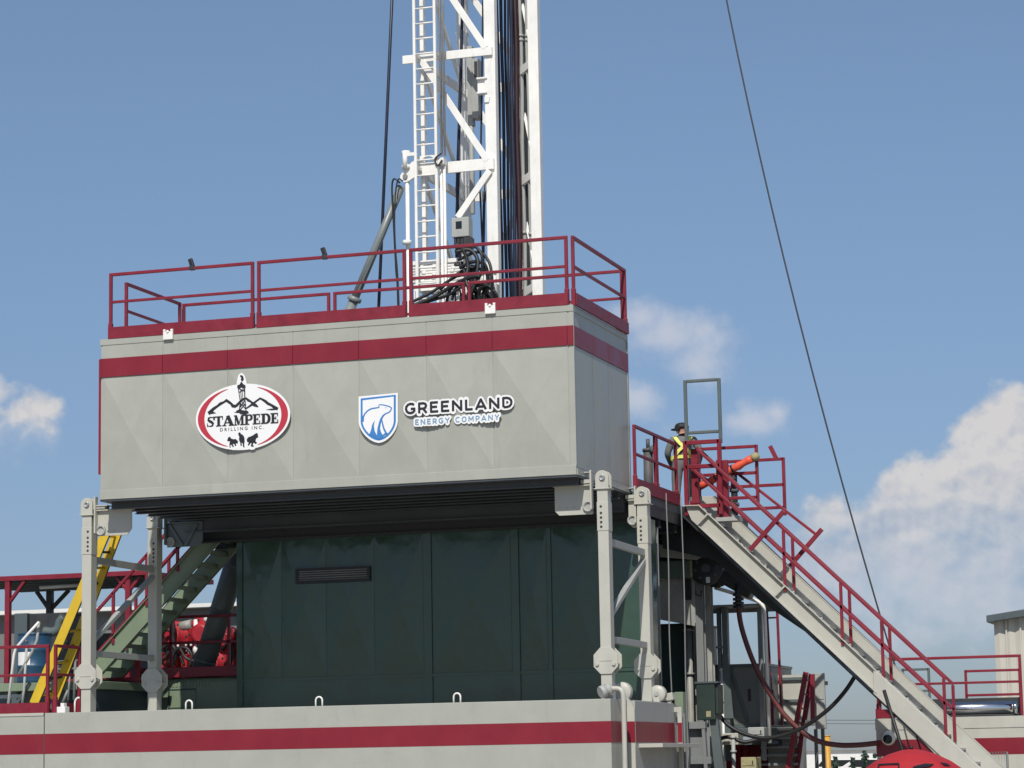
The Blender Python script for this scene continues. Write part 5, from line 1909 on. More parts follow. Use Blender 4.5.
m.box(tp[3].x, y + 0.01, zz - 0.12, tp[2].x, y + 0.11, zz)
m.box(tp[3].x + 0.04, y + 0.13, zz - 0.9, tp[2].x - 0.04, y + 0.15, zt_ - 0.1)
m.build('frame', GREY, tr, bevel=0.004)
m = MB()
m.prism([(tp[1].x + 0.02, a.z + 0.02), (tp[1].x + 0.16, a.z + 0.02), (tp[2].x + 0.3, GZ), (tp[2].x + 0.1, GZ)], y + 0.3, y + 0.4)
m.build('brace', TUBEGREY, tr)

# pale posts, pipes and small cabinets among the skids
for px, py0, py1, yy, r_, mt_, lab in ((718.5, 605, 690, 8.25, 0.045, GREY, 'pale grey standpipe left of the dark post under the canopy'),
                                       (721.8, 668, 735, 8.2, 0.03, LABELW, 'short pale pipe in front of the grey container corner'),
                                       (688.5, 628, 720, 7.9, 0.06, RUSTY, 'stained upright pipe beside the dark cabin door'),
                                       (733, 735, 768, 7.6, 0.035, STEELGREY, 'low pale grey pipe standing before the skid')):
    A, C = P(px, py0, Y=yy), P(px, py1, Y=yy)
    r = thing('standpipe', (A.x, yy, GZ), lab, 'pipe', 'upright pipes under the stairs')
    m = MB()
    m.tube((A.x, yy, GZ), (A.x, yy, A.z), r_, 12)
    m.build('pipe', mt_, r)
    for zz in (A.z - 0.04, (A.z + C.z) / 2):
        m = MB()
        m.disc((A.x, yy, zz), r_ * 1.6, 0.035, axis='Z', n=14)
        m.build('flange', mt_, r)
for (x0_, y0_, x1_, y1_), yy, mt_, lab in (((748, 737, 764, 727), 7.9, STEELGREY, 'small pale grey box on the skid deck below the container'),
                                           ((722, 745, 738, 733), 7.9, CREAM2, 'small cream box on the skid beside the green box'),
                                           ((741, 768, 756, 757), 7.2, KHAKI, 'khaki crate on the ground below the skid')):
    A, C = P(x0_, y0_, Y=yy), P(x1_, y1_, Y=yy)
    r = thing('small_cabinet', ((A.x + C.x) / 2, yy, A.z), lab, 'cabinet', 'small cabinets under the stairs')
    m = MB()
    m.box(A.x, yy, A.z if y0_ < 760 else GZ, C.x, yy + 0.4, C.z)
    m.build('housing', mt_, r, bevel=0.012)
    m = MB()
    m.box(A.x + 0.03, yy - 0.012, A.z + 0.04, C.x - 0.03, yy - 0.001, C.z - 0.04)
    m.build('door', mt_, r, bevel=0.004)
    m = MB()
    m.box(C.x - 0.07, yy - 0.022, (A.z + C.z) / 2 - 0.03, C.x - 0.05, yy - 0.0125, (A.z + C.z) / 2 + 0.03)
    m.build('handle', DARK, r)
m = MB()
m.path(curve_pts([P(715, 741, Y=7.7), P(728, 737, Y=7.7), P(744, 742, Y=7.7), P(760, 739, Y=7.8), P(772, 741, Y=8.0)], 6), 0.035, 8)
tag(m.build('low_hose', BLACK), 'short black hose lying along the skid below the grey container', 'hose')

# cream container with maroon ladder, steps and the door
y = 9.6
x0, x1 = P(771, 700, Y=y).x, P(803, 700, Y=y).x
zt, zb__ = P(785, 675, Y=y).z, P(785, 725, Y=y).z
cc = thing('cream_container', ((x0 + x1) / 2, y, zb__), 'cream container wall with two dark bars behind the maroon ladder rails', 'container')
m = MB()
m.box(x0, y, zb__, x1, y + 2, zt)
m.build('wall', CREAM2, cc)
for py in (679, 701, 722.5):
    z = P(785, py, Y=y).z
    m = MB()
    m.box(x0 - 0.1, y - 0.06, z - 0.025, x1, y - 0.01, z + 0.025)
    m.build('bar', TUBEGREY, cc)
y = 9.0
x0, x1 = P(814.5, 700, Y=y).x, P(825, 700, Y=y).x
zt, zb__ = P(820, 673, Y=y).z, P(820, 729, Y=y).z
dr = thing('door_panel', ((x0 + x1) / 2, y, zb__), 'grey panel door standing open right of the maroon ladder', 'door')
m = MB()
m.box(x0, y, zb__, x1, y + 0.07, zt)
m.build('leaf', STEELGREY, dr, bevel=0.006)
m = MB()
zm = (zt + zb__) / 2
for z0_, z1_ in ((zb__ + 0.06, zm - 0.03), (zm + 0.03, zt - 0.06)):
    m.box(x0 + 0.02, y - 0.012, z0_, x1 - 0.02, y - 0.001, z1_)
m.build('inset', STEELGREY, dr, bevel=0.005)
m = MB()
m.box(x1, y, zt - 0.22, x1 + 0.05, y + 0.07, zt - 0.15)
m.box(x0 - 0.03, y, zm - 0.15, x0, y + 0.07, zm + 0.15)
m.build('hinge', DARK, dr)
m = MB()
for px in (816, 823):
    x = P(px, 750, Y=y).x
    m.box(x - 0.03, y + 0.01, GZ, x + 0.03, y + 0.06, zb__)
m.build('leg', TUBEGREY, dr)
# steps
y = 8.8
x0, x1 = P(767, 740, Y=y).x, P(797, 740, Y=y).x
stp = thing('block_steps', ((x0 + x1) / 2, y, GZ), 'cream steps with grey treads below the cream container', 'steps')
zt = P(780, 727, Y=y).z
m = MB()
m.box(x0, y + 0.05, GZ, x1, y + 0.8, zt - 0.03)
m.build('side', CREAM2, stp, bevel=0.004)
for k, py in enumerate((728, 737, 746, 754, 763)):
    z = P(780, py, Y=y).z
    m = MB()
    m.box(x0 - 0.08, y - 0.16 - 0.02 * k, z - 0.045, x1 + 0.03, y + 0.049, z)
    m.build('tread', CREAM2 if k == 0 else GREY, stp, bevel=0.003)
# maroon ladder
y = 8.4
la = thing('maroon_ladder', (P(795, 768, Y=y).x, y, GZ), 'maroon steel ladder leaning against the grey door panel', 'ladder')
for (t, b_), yy in ((((806, 672), (788, 768)), y), (((811.5, 674), (797, 768)), y + 0.35)):
    A, B = P(*t, Y=yy), P(*b_, Y=yy)
    B = A + (B - A) * ((A.z - GZ) / (A.z - B.z))
    m = MB()
    m.bar(A, B, 0.05, 0.09, up=(1, 0, 0.2))
    m.build('stile', REDRAIL, la, bevel=0.006)
A, B = P(812.5, 674, Y=y + 0.1), P(813, 723, Y=y + 0.1)
m = MB()
m.bar(A, B, 0.08, 0.06, up=(0, 1, 0))
m.build('guard_bar', REDRAIL, la, bevel=0.006)
for k in range(9):
    t = (k + 0.5) / 9
    a_, b_ = P(806 - 24 * t, 672 + 128 * t, Y=y), P(811.5 - 20 * t, 674 + 128 * t, Y=y + 0.35)
    m = MB()
    m.bar(a_, b_, 0.04, 0.02)
    m.build('rung', REDRAIL, la)
m = MB()
A, B = P(807, 720, Y=y + 0.2), P(802, 768, Y=y + 0.2)
m.bar(A, A + (B - A) * 1.6, 0.05, 0.05, up=(0, 1, 0))
m.build('strut', WHITE, la)
y = 9.0
lr = thing('maroon_ladder', (P(776, 720, Y=y).x, y, P(776, 727, Y=y).z), 'tall thin maroon ladder rails rising beside the pale bent pipe', 'ladder')
for t, b_, w in (((766.5, 606), (773, 725), 0.045), ((777, 606), (782, 725), 0.045)):
    A, B = P(*t, Y=y), P(*b_, Y=y)
    m = MB()
    m.bar(A, B, w, w, up=(0, 1, 0))
    m.build('stile', REDRAIL, lr, bevel=0.004)
m = MB()
for py in (618,):
    A, B = P(767.5, py, Y=y), P(777.5, py - 0.5, Y=y)
    m.bar(A, B, 0.03)
m.build('rung', REDRAIL, lr)
m = MB()
A, B = P(771, 690, Y=y - 0.05), P(771.5, 725, Y=y - 0.05)
m.bar(A, B, 0.10, 0.05, up=(0, 1, 0))
m.build('foot_plate', REDRAIL, lr)
y = 11.5
A = P(827, 736, Y=y)
yp_ = thing('marker_post', (A.x, y, GZ), 'yellow post standing behind the thick red-brown hose', 'post')
m = MB()
m.tube((A.x, y, GZ), (A.x, y, A.z), 0.06, 14)
m.build('post', POSTY, yp_)
m = MB()
m.disc((A.x, y, A.z), 0.064, 0.02, axis='Z')
m.box(A.x - 0.09, y - 0.09, GZ, A.x + 0.09, y + 0.09, GZ + 0.02)
m.build('cap', POSTY, yp_)

# ================================================================== RIGHT TANK
TY = 8.0
tx0 = P(876, 730, Y=TY).x
tz = P(950, 717.5, Y=TY).z
tk = thing('side_tank', (tx0 + 3, TY + 1.2, GZ), 'cream tank with a maroon stripe and rails at the far right behind the stair', 'tank')
za, zb__, zl = P(960, 738.5, Y=TY).z, P(960, 755, Y=TY).z, P(960, 728.5, Y=TY).z
m = MB()
m.box(tx0, TY, GZ + 0.1, tx0 + 6.5, TY + 2.4, tz)
m.build('body', CREAM2, tk, bevel=0.01)
m = MB()
m.box(tx0 - 0.004, TY - 0.005, zb__, tx0 + 6.5, TY, za)
m.build('stripe', RED, tk)
m = MB()
m.box(tx0 - 0.01, TY - 0.012, zl, tx0 + 6.5, TY + 0.0, tz + 0.005)
m.build('top_band', CREAM2, tk, bevel=0.003)
p_ = P(889, 738, Y=TY)
m = MB()
m.lathe((p_.x, TY - 0.02, p_.z), [(0.12, 0.02), (0.13, -0.04), (0.10, -0.10), (0.05, -0.14), (0.01, -0.15)], axis='Y', n=18)
fl_ = m.build('round_lamp', WHITE, tk)
m = MB()
m.lathe((p_.x + 0.0, TY - 0.10, p_.z - 0.02), [(0.085, 0.02), (0.08, -0.055), (0.04, -0.075), (0.01, -0.08)], axis='Y', n=16)
m.build('lens', SCREEN, fl_)
tr_x = [P(px, 690, Y=TY + 0.05).x for px in (878, 1022.5)]
rail_section((tr_x[0], TY + 0.05), (tr_x[1], TY + 0.05), tz, 'maroon railing along the front of the right tank', 'railings on the right tank', toe=0.0, h=1.06)
rail_section((tr_x[1] + 0.08, TY + 0.05), (tr_x[1] + 2.0, TY + 0.05), tz, 'maroon railing at the right edge of the photo on the tank', 'railings on the right tank', toe=0.14, h=1.06)
rail_section((tr_x[0] - 0.02, TY + 1.6), (tr_x[0] - 0.02, TY + 0.12), tz, 'short maroon railing across the left end of the right tank', 'railings on the right tank', toe=0.18, h=0.95)
m = MB()
a, c = P(877, 718, Y=TY + 0.03), P(900, 709, Y=TY + 0.03)
m.box(a.x, TY + 0.02, a.z, c.x, TY + 0.04, c.z)
tag(m.build('kick_plate', RED), 'maroon kick plate at the left end of the right tank top', 'kick plate')
panel('tank_rail', ((966, 671), (1020, 670), (1020, 694.5), (966, 695)), TY + 1.2, 'low maroon rail frame on the right tank above the chrome roll', group='railings on the right tank', w=0.045)
panel('tank_rail', ((903, 668), (929, 671), (929, 692), (903, 690)), TY + 1.6, 'small grey and maroon rail frame behind the stair handrail', group='railings on the right tank', w=0.045, mat=TUBEGREY)
# chrome roll in its black tray
a, c = P(933, 716.5, Y=TY + 0.5), P(1021, 697, Y=TY + 0.5)
cr = thing('chrome_roller', ((a.x + c.x) / 2, TY + 0.5, tz), 'shiny chrome roller in a black tray on the right tank', 'roller')
m = MB()
m.box(a.x, TY + 0.5, tz, c.x, TY + 0.56, c.z)
m.box(a.x, TY + 0.05, tz, c.x - 0.1, TY + 0.5, tz + 0.04)
m.build('tray', DARK, cr, bevel=0.005)
p0, p1 = P(947, 709, Y=TY + 0.25), P(1014, 709, Y=TY + 0.25)
m = MB()
m.lathe((0, TY + 0.25, p0.z), [(0.04, p0.x - 0.02), (0.105, p0.x), (0.11, p0.x + 0.02), (0.11, p1.x - 0.03), (0.085, p1.x - 0.02), (0.085, p1.x), (0.11, p1.x + 0.01), (0.11, p1.x + 0.05), (0.04, p1.x + 0.06)], axis='X', n=24)
m.build('roller', CHROME, cr)
# pale mesh screen low by the stair foot
y = 6.9
a, c = P(985, 768, Y=y), P(1007, 752, Y=y)
sg = thing('stair_foot_gate', ((a.x + c.x) / 2, y, GZ), 'small grey wire gate at the foot of the right stairs', 'gate')
m = MB()
m.path([(a.x, y, GZ), (a.x, y, c.z), (c.x, y, c.z), (c.x, y, GZ)], 0.02, 8)
m.build('frame', TUBEGREY, sg)
m = MB()
for k in range(7):
    x = a.x + (c.x - a.x) * (k + 1) / 8
    m.tube((x, y, GZ + 0.1), (x, y, c.z), 0.006, 5)
m.build('wire_mesh', GALV, sg)

# ================================================================== RED UMBRELLA
uy = 1.0
ap = P(911.5, 749, Y=uy)
um = thing('umbrella', (ap.x, uy, GZ), 'red umbrella with black marks, its top showing below the right stairs', 'umbrella')
m = MB()
nseg, rr_ = 8, 1.15
v, f = [(ap.x, uy, ap.z)], []
prof = [(0.12, 0.012), (0.3, 0.07), (0.5, 0.18), (0.7, 0.34), (0.88, 0.52), (1.0, 0.68)]
per = 6
for (t, dz) in prof:
    for k in range(nseg * per):
        an = 2 * math.pi * k / (nseg * per)
        sag = 1 - 0.035 * abs(math.sin(an * nseg / 2)) * t
        v.append((ap.x + rr_ * t * sag * math.cos(an), uy + rr_ * t * sag * math.sin(an), ap.z - dz * 1.02 - 0.02 * abs(math.sin(an * nseg / 2)) * t))
nn_ = nseg * per
for k in range(nn_):
    f.append((0, 1 + k, 1 + (k + 1) % nn_))
for i in range(len(prof) - 1):
    for k in range(nn_):
        f.append((1 + i * nn_ + k, 1 + (i + 1) * nn_ + k, 1 + (i + 1) * nn_ + (k + 1) % nn_, 1 + i * nn_ + (k + 1) % nn_))
m.add(v, f, 0, False)
cn = m.build('canopy', UMBRED, um)
sol = cn.modifiers.new('thickness', 'SOLIDIFY')
sol.thickness = 0.004
m = MB()
m.tube((ap.x, uy, GZ), (ap.x, uy, ap.z + 0.05), 0.02, 10)
m.disc((ap.x, uy, ap.z + 0.02), 0.03, 0.03, axis='Z')
m.build('pole', BLACK, um)
m = MB()
for k in range(nseg):
    an = 2 * math.pi * k / nseg
    m.path([(ap.x + rr_ * t * math.cos(an), uy + rr_ * t * math.sin(an), ap.z - dz * 1.02 - 0.02) for t, dz in prof], 0.006, 6)
m.build('rib', DARK, um)


def on_dome(px, py):
    """point of the canopy seen at the photo position"""
    d = (FW * FOC + RT * (px - 512) - UP * (py - 384))
    t = (uy - 1.2 - CAM.y) / d.y
    for _ in range(400):
        p = CAM + d * t
        rr2 = math.hypot(p.x - ap.x, p.y - uy) / rr_
        if rr2 < 1.0:
            for (t0, d0), (t1, d1) in zip([(0, 0)] + prof[:-1], prof):
                if t0 <= rr2 <= t1:
                    if p.z <= ap.z - 1.02 * (d0 + (d1 - d0) * (rr2 - t0) / (t1 - t0)) + 0.012:
                        return p
        t += 0.01 / d.length
    return CAM + d * t


m = MB()
for pl in ([(878, 764), (899, 763), (899, 764.5), (878, 765.5)], [(878, 765.5), (879.5, 765.5), (879, 768), (877.5, 768)], [(898, 764.5), (899.5, 764.5), (899.5, 768), (898, 768)],
           [(913, 766.5), (925, 763.5), (934, 764), (930, 766.5), (920, 768), (913, 768)], [(940, 762.5), (947, 763.5), (951, 766), (944, 765)]):
    ps = [on_dome(*p_) for p_ in pl]
    nrm = (ps[1] - ps[0]).cross(ps[2] - ps[0]).normalized()
    if nrm.y > 0:
        nrm = -nrm
    qs = [p_ + nrm * 0.006 for p_ in ps]
    n_ = len(ps)
    m.add(ps + qs, [list(range(n_)), list(range(2 * n_ - 1, n_ - 1, -1))] + [(i, (i + 1) % n_, n_ + (i + 1) % n_, n_ + i) for i in range(n_)])
m.build('black_mark', LOGOK, um)

# ================================================================== LEFT SIDE
# maroon railings on the left base box
xr = P(49, 690, Y=0.06).x
rail_section((-14.5, 0.06), (xr, 0.06), BASE_Z, 'maroon railing on the far left base box, in front of the blue barrel', 'railings on the left base box', h=1.10, toe=0.17)
rail_section((xr + 0.09, 0.95), (xr + 0.09, 0.08), BASE_Z, 'short maroon return railing beside the left leg frame', 'railings on the left base box', h=1.10, toe=0.17)
# red canopy
cy0, cy1 = 6.0, 9.0
ca = thing('canopy_shelter', (-12, 7.5, GZ), 'maroon steel canopy with braced posts behind the blue barrel at the left', 'canopy')
zc_ = P(60, 577, Y=cy0).z
xa_, xb2 = P(0, 580, Y=cy0).x, P(146, 574, Y=cy0).x
m = MB()
m.box(xa_ - 1.2, cy0, zc_ - 0.03, xb2, cy0 + 0.06, zc_ + 0.06)
m.box(xb2 - 0.06, cy0 + 0.06, zc_ - 0.03, xb2, cy1, zc_ + 0.06)
m.box(xa_ - 1.2, cy1 - 0.06, zc_ - 0.03, xb2 - 0.06, cy1, zc_ + 0.06)
m.build('fascia', REDRAIL, ca, bevel=0.005)
m = MB()
m.box(xa_ - 1.2, cy0 + 0.06, zc_ - 0.0, xb2 - 0.06, cy1 - 0.06, zc_ + 0.05)
for k in range(6):
    yy = cy0 + 0.35 + k * 0.45
    m.box(xa_ - 1.1, yy, zc_ - 0.05, xb2 - 0.07, yy + 0.05, zc_ - 0.001)
m.build('roof_sheet', SLATE, ca)
m = MB()
px_ = P(8, 620, Y=cy0 + 0.06).x
m.box(px_ - 0.05, cy0 + 0.01, GZ, px_ + 0.05, cy0 + 0.11, zc_ - 0.03)
m.build('post', REDRAIL, ca, bevel=0.006)
m = MB()
m.bar((px_ + 0.04, cy0 + 0.06, zc_ - 0.42), (px_ + 0.36, cy0 + 0.06, zc_ - 0.03), 0.06)
m.build('knee_brace', REDRAIL, ca, bevel=0.006)
bx_ = P(50, 600, Y=cy1 - 0.1).x
m = MB()
m.box(bx_ - 0.06, cy1 - 0.16, GZ, bx_ + 0.06, cy1 - 0.04, zc_ - 0.03)
m.bar((bx_, cy1 - 0.1, zc_ - 0.42), (bx_ - 0.3, cy1 - 0.1, zc_ - 0.03), 0.07)
m.bar((bx_, cy1 - 0.1, zc_ - 0.42), (bx_ + 0.42, cy1 - 0.1, zc_ - 0.03), 0.07)
m.build('rear_post', DARK, ca, bevel=0.006)
a, c = P(128, 588, Y=cy0 + 0.1), P(128, 575, Y=cy0 + 0.1)
m = MB()
m.box(a.x - 0.05, cy0 + 0.07, GZ, a.x + 0.05, cy0 + 0.17, zc_ - 0.03)
m.bar((a.x, cy0 + 0.12, zc_ - 0.32), (a.x + 0.25, cy0 + 0.12, zc_ - 0.03), 0.06)
m.bar((a.x, cy0 + 0.12, zc_ - 0.32), (a.x - 0.25, cy0 + 0.12, zc_ - 0.03), 0.06)
m.build('post', REDRAIL, ca, bevel=0.006)
a, c = P(40, 587.5, Y=6.6), P(84, 585, Y=6.6)
m = MB()
m.tube(a, c, 0.035, 10)
tl_ = m.build('tube_light', LABELW, ca)
# slate cabinet and black duct
y = 5.6
a, c = P(14, 645, Y=y), P(27, 613, Y=y)
e = P(66, 613, Y=y)
sc_ = thing('slate_cabinet', ((a.x + e.x) / 2, y, GZ), 'slate grey cabinet behind the blue barrel', 'cabinet')
m = MB()
m.box(a.x, y, GZ + 0.5, c.x, y + 1.0, c.z)
m.build('panel', SLATE, sc_, bevel=0.01)
m = MB()
m.box(c.x + 0.02, y + 0.05, GZ + 0.5, e.x, y + 0.9, c.z - 0.02)
m.build('rear_housing', DARK, sc_, bevel=0.01)
m = MB()
cl = [(44, 631), (52, 632), (58, 629), (60, 622), (64, 617)]
m.path(curve_pts([P(px, py, Y=5.2) for px, py in cl], 5), 0.085, 14)
tag(m.build('duct_elbow', TUBEGREY), 'dark grey pipe elbow beside the yellow ladder above the barrel', 'pipe elbow')
# deck that carries the barrel
dz = P(30, 682.5, Y=2.4).z
dk_ = thing('side_deck', (-11.5, 3.4, GZ), 'sage green deck under the blue barrel at the left', 'platform')
m = MB()
m.box(-15, 2.5, dz - 0.14, -9.35, 5.4, dz)
m.build('deck', GREEN, dk_, bevel=0.01)
m = MB()
m.box(-15, 2.7, GZ, -9.45, 5.3, dz - 0.14)
for k in range(6):
    m.box(-15 + k * 1.0, 2.55, BASE_Z - 0.3, -14.9 + k * 1.0, 2.69, dz - 0.14)
m.box(-15, 2.56, dz - 0.46, -9.4, 2.68, dz - 0.38)
m.build('under_frame', SLATE, dk_)
# blue barrel
bxx = P(34.5, 660, Y=3.0).x
bt = P(34.5, 633.5, Y=3.0).z
br_ = thing('barrel', (bxx, 3.0, dz), 'blue plastic barrel with a white label, behind the maroon railing', 'barrel')
hB = bt - dz
m = MB()
m.lathe((bxx, 3.0, dz), [(0.27, 0), (0.295, 0.02), (0.30, 0.06), (0.30, hB * 0.32), (0.312, hB * 0.34), (0.30, hB * 0.36), (0.30, hB * 0.64), (0.312, hB * 0.66), (0.30, hB * 0.68), (0.30, hB - 0.07), (0.29, hB - 0.03), (0.305, hB - 0.025), (0.305, hB), (0.28, hB), (0.275, hB - 0.03)], n=32)
m.build('drum', BLUE, br_)
m = MB()
n_ = 8
vv = []
for zz in (hB * 0.36, hB * 0.62):
    for k in range(n_ + 1):
        an = R(-128 + k * 6.5)
        vv.append((bxx + 0.3035 * math.cos(an), 3.0 + 0.3035 * math.sin(an), dz + zz))
m.add(vv, [(k, k + 1, n_ + 2 + k, n_ + 1 + k) for k in range(n_)], 0, True)
m.build('label', LABELW, br_)
m = MB()
m.disc((bxx + 0.12, 2.9, bt + 0.0), 0.04, 0.05, axis='Z')
m.build('bung', BLUE, br_)
m = MB()
m.disc((bxx - 0.14, 3.05, bt + 0.0), 0.04, 0.05, axis='Z')
m.build('bung', BLUE, br_)
# bent pale pipe stand in front of the barrel
y = 1.6
wp_ = thing('bent_pipe_stand', (P(10, 703, Y=y).x, y, BASE_Z), 'pale bent pipe frame in front of the blue barrel', 'pipe frame')
m = MB()
cl = [(39, 622), (28, 634), (16, 648), (14, 655), (8, 706)]
m.path([P(px, py, Y=y) for px, py in cl], 0.024, 10)
m.build('front_pipe', LABELW, wp_)
m = MB()
cl = [(39, 622), (37, 640), (32, 652), (18, 676)]
m.path([P(px, py, Y=y + 0.1) for px, py in cl], 0.024, 10)
m.path([P(27, 640, Y=y + 0.1), P(24, 690, Y=y + 0.1), P(22, 704, Y=y + 0.1)], 0.022, 10)
m.build('rear_pipe', STEELGREY, wp_)
# slate legs of low trestles, far left bottom
m = MB()
y = 2.2
m.bar(P(30, 683, Y=y), P(17, 704, Y=y), 0.05)
m.bar(P(36, 692, Y=y), P(47, 692, Y=y), 0.06)
m.bar(P(0, 697, Y=y), P(22, 696, Y=y), 0.06)
tag(m.build('slate_rack', SLATE), 'low slate grey rack behind the left toe board', 'rack')
# yellow ladder
y = 1.9
yl_ = thing('yellow_ladder', (P(45, 700, Y=y).x, y, BASE_Z), 'yellow steel ladder leaning up past the left leg frame', 'ladder')
(a0, a1), (b0, b1) = ((34, 704), (108, 528)), ((54, 700), (119, 529))
rails_ = []
for (p0, p1), yy in (((a0, a1), y), ((b0, b1), y + 0.35)):
    A, B = P(*p0, Y=yy), P(*p1, Y=yy)
    d_ = (B - A).normalized()
    rails_.append((A, B))
    m = MB()
    m.bar(A, B, 0.05, 0.165, up=(1, 0, 0))
    m.build('stile', YELLOW, yl_, bevel=0.006)
    m = MB()
    m.bar(A + Vector((0.075, 0, -0.03)), B + Vector((0.075, 0, -0.03)), 0.03, 0.012, up=(1, 0, -0.4))
    m.build('stile_edge', DARK, yl_)
n_r = 11
for k in range(n_r):
    t = (k + 0.5) / n_r
    A, B = rails_[0][0].lerp(rails_[0][1], t), rails_[1][0].lerp(rails_[1][1], t)
    m = MB()
    m.tube(A, B, 0.022, 8)
    m.build('rung', DARK if k % 2 else YELLOW, yl_)
# pipes and hoses at the foot of the ladder
m = MB()
for p0, p1, r in (((57, 665), (56, 704), .03), ((68, 690), (62, 704), .025), ((70, 672), (68, 700), .02), ((76, 640), (74, 700), .025), ((52, 670), (80, 668), .02), ((54, 662), (82, 660), .018)):
    m.tube(P(*p0, Y=2.3), P(*p1, Y=2.3), r, 8)
tag(m.build('pipe_rack', GREY), 'grey thin pipes clustered at the foot of the yellow ladder', 'pipes')
c_ = P(76, 703, Y=0.3)
m = MB()
m.path([(c_.x - 0.02, 0.3, BASE_Z - 0.01)] + [(c_.x + 0.05 - 0.07 * math.cos(t), 0.3, BASE_Z + 0.16 + 0.08 * math.sin(t)) for t in [R(i * 20) for i in range(6)]], 0.016, 8)
m.build('lifting_eye', WHITE, base)
a, c = P(56, 712, Y=0.2), P(68, 708, Y=0.2)
m = MB()
m.box(a.x, 0.1, BASE_Z, c.x, 0.25, c.z + 0.02)
m.box(a.x + 0.12, 0.12, c.z + 0.02, c.x - 0.03, 0.22, c.z + 0.08)
m.build('deck_block', LABELW, base, bevel=0.006)

# green stair on the left
y0, y1 = 3.9, 4.75
A, B = P(97, 668, Y=y0), P(222, 528, Y=y0)
sl = (B.z - A.z) / (B.x - A.x)
A = Vector((A.x - 0.3, y0, A.z - 0.3 * sl))
B = Vector((B.x + 0.12, y0, B.z + 0.12 * sl))
gs_ = thing('green_stair', ((A.x + B.x) / 2, 4.3, A.z), 'sage green steep stair with maroon handrails behind the left leg frame', 'stair')
for yy, nm in ((y0, 'near_stringer'), (y1, 'far_stringer')):
    m = MB()
    o = Vector((0, yy - y0, 0))
    m.bar(A + o, B + o, 0.02, 0.30)
    up_ = Vector((-sl, 0, 1)).normalized()
    for t in (-1, 1):
        m.bar(A + o + up_ * 0.15 * t + Vector((0, -0.03 if nm == 'near_stringer' else 0.03, 0)), B + o + up_ * 0.15 * t + Vector((0, -0.03 if nm == 'near_stringer' else 0.03, 0)), 0.07, 0.012)
    m.build(nm, GREEN, gs_)
nst = 14
for k in range(nst):
    t = (k + 0.5) / nst
    p_ = A.lerp(B, t)
    m = MB()
    m.box(p_.x - 0.13, y0 + 0.012, p_.z - 0.02, p_.x + 0.12, y1 - 0.012, p_.z + 0.015)
    m.box(p_.x + 0.10, y0 + 0.012, p_.z - 0.06, p_.x + 0.12, y1 - 0.012, p_.z - 0.02)
    m.build('tread', GREEN, gs_)
for yy in (y0 - 0.02, y1 + 0.02):
    o = Vector((0, yy - y0, 0))
    for hh, pn in ((1.0, 'handrail'), (0.52, 'lower_rail'), (0.24, 'lower_rail')):
        if hh < 0.3 and yy > y0:
            continue
        m = MB()
        m.bar(A + o + Vector((0.3, 0, 0.3 * sl + hh)), B + o + Vector((-0.05 if hh < 0.9 else -1.05, 0, hh + (-0.05 if hh < 0.9 else -1.05) * sl)), 0.05)
        m.build(pn, REDRAIL, gs_, bevel=0.005)
    for t in (0.22, 0.45, 0.66, 0.86):
        p_ = A.lerp(B, t) + o
        m = MB()
        m.bar(p_ + Vector((0, 0, 0.1)), p_ + Vector((0, 0, 1.0 if t < 0.7 else 0.52)), 0.05, 0.05, up=(0, 1, 0))
        m.build('post', REDRAIL, gs_, bevel=0.005)

# green mud tank behind, with the maroon beam and a valve
y = 5.0
a, c = P(122, 710, Y=y), P(240, 677, Y=y)
mt_ = thing('mud_tank', ((a.x + c.x) / 2, y + 1, GZ), 'sage green tank with a small door and maroon top beam, left of the green cabin', 'tank')
zt = P(180, 677.5, Y=y).z
m = MB()
m.box(a.x, y, GZ + 0.1, c.x + 0.7, y + 4.0, zt)
m.build('body', GREEN, mt_, bevel=0.10)
m = MB()
b0_ = P(140, 677, Y=y - 0.1)
ztt = P(190, 667, Y=y - 0.1).z
m.box(b0_.x, y - 0.1, zt + 0.002, c.x + 0.7, y + 0.1, ztt)
m.build('top_beam', RED, mt_, bevel=0.006)
a_, c_ = P(170, 708, Y=y), P(196, 690, Y=y)
m = MB()
m.box(a_.x, y - 0.02, a_.z, c_.x, y - 0.001, c_.z)
d__ = m.build('door', GREEN, mt_, bevel=0.006)
m = MB()
m.box(a_.x - 0.03, y - 0.028, a_.z, a_.x - 0.005, y - 0.001, c_.z + 0.03)
m.box(a_.x - 0.03, y - 0.028, c_.z + 0.005, c_.x, y - 0.001, c_.z + 0.03)
m.build('door_frame', GREENDARK, d__)
m = MB()
for k in range(14):
    x0_ = P(166, 684, Y=y).x + k * 0.062
    h_2 = 0.06 + 0.035 * ((k * 5) % 3) / 2
    m.box(x0_, y - 0.012, P(170, 687, Y=y).z, x0_ + 0.04, y - 0.001, P(170, 687, Y=y).z + h_2)
m.build('raised_plate', GREEN, mt_)
vc = P(134, 695, Y=y - 0.3)
va = thing('gate_valve', (vc.x, vc.y, vc.z - 0.3), 'small grey valve with a T handle before the green tank', 'valve')
m = MB()
m.tube(vc + Vector((-0.16, 0, 0)), vc + Vector((0.55, 0.02, 0.02)), 0.075, 14)
m.tube(vc, vc + Vector((0, 0.3, 0)), 0.05, 10)
for dx in (-0.15, 0.12):
    m.disc(vc + Vector((dx, 0, 0)), 0.10, 0.03, axis='X')
m.tube(vc + Vector((0.05, 0, -0.35)), vc + Vector((0.05, 0, -0.06)), 0.03, 10, mi=0)
m.build('valve_body', GREENDARK, va)
m = MB()
m.tube(vc, vc + Vector((0, 0, 0.2)), 0.02, 8)
m.tube(vc + Vector((-0.09, 0, 0.2)), vc + Vector((0.09, 0, 0.2)), 0.018, 8)
m.build('handle', GREENDARK, va)
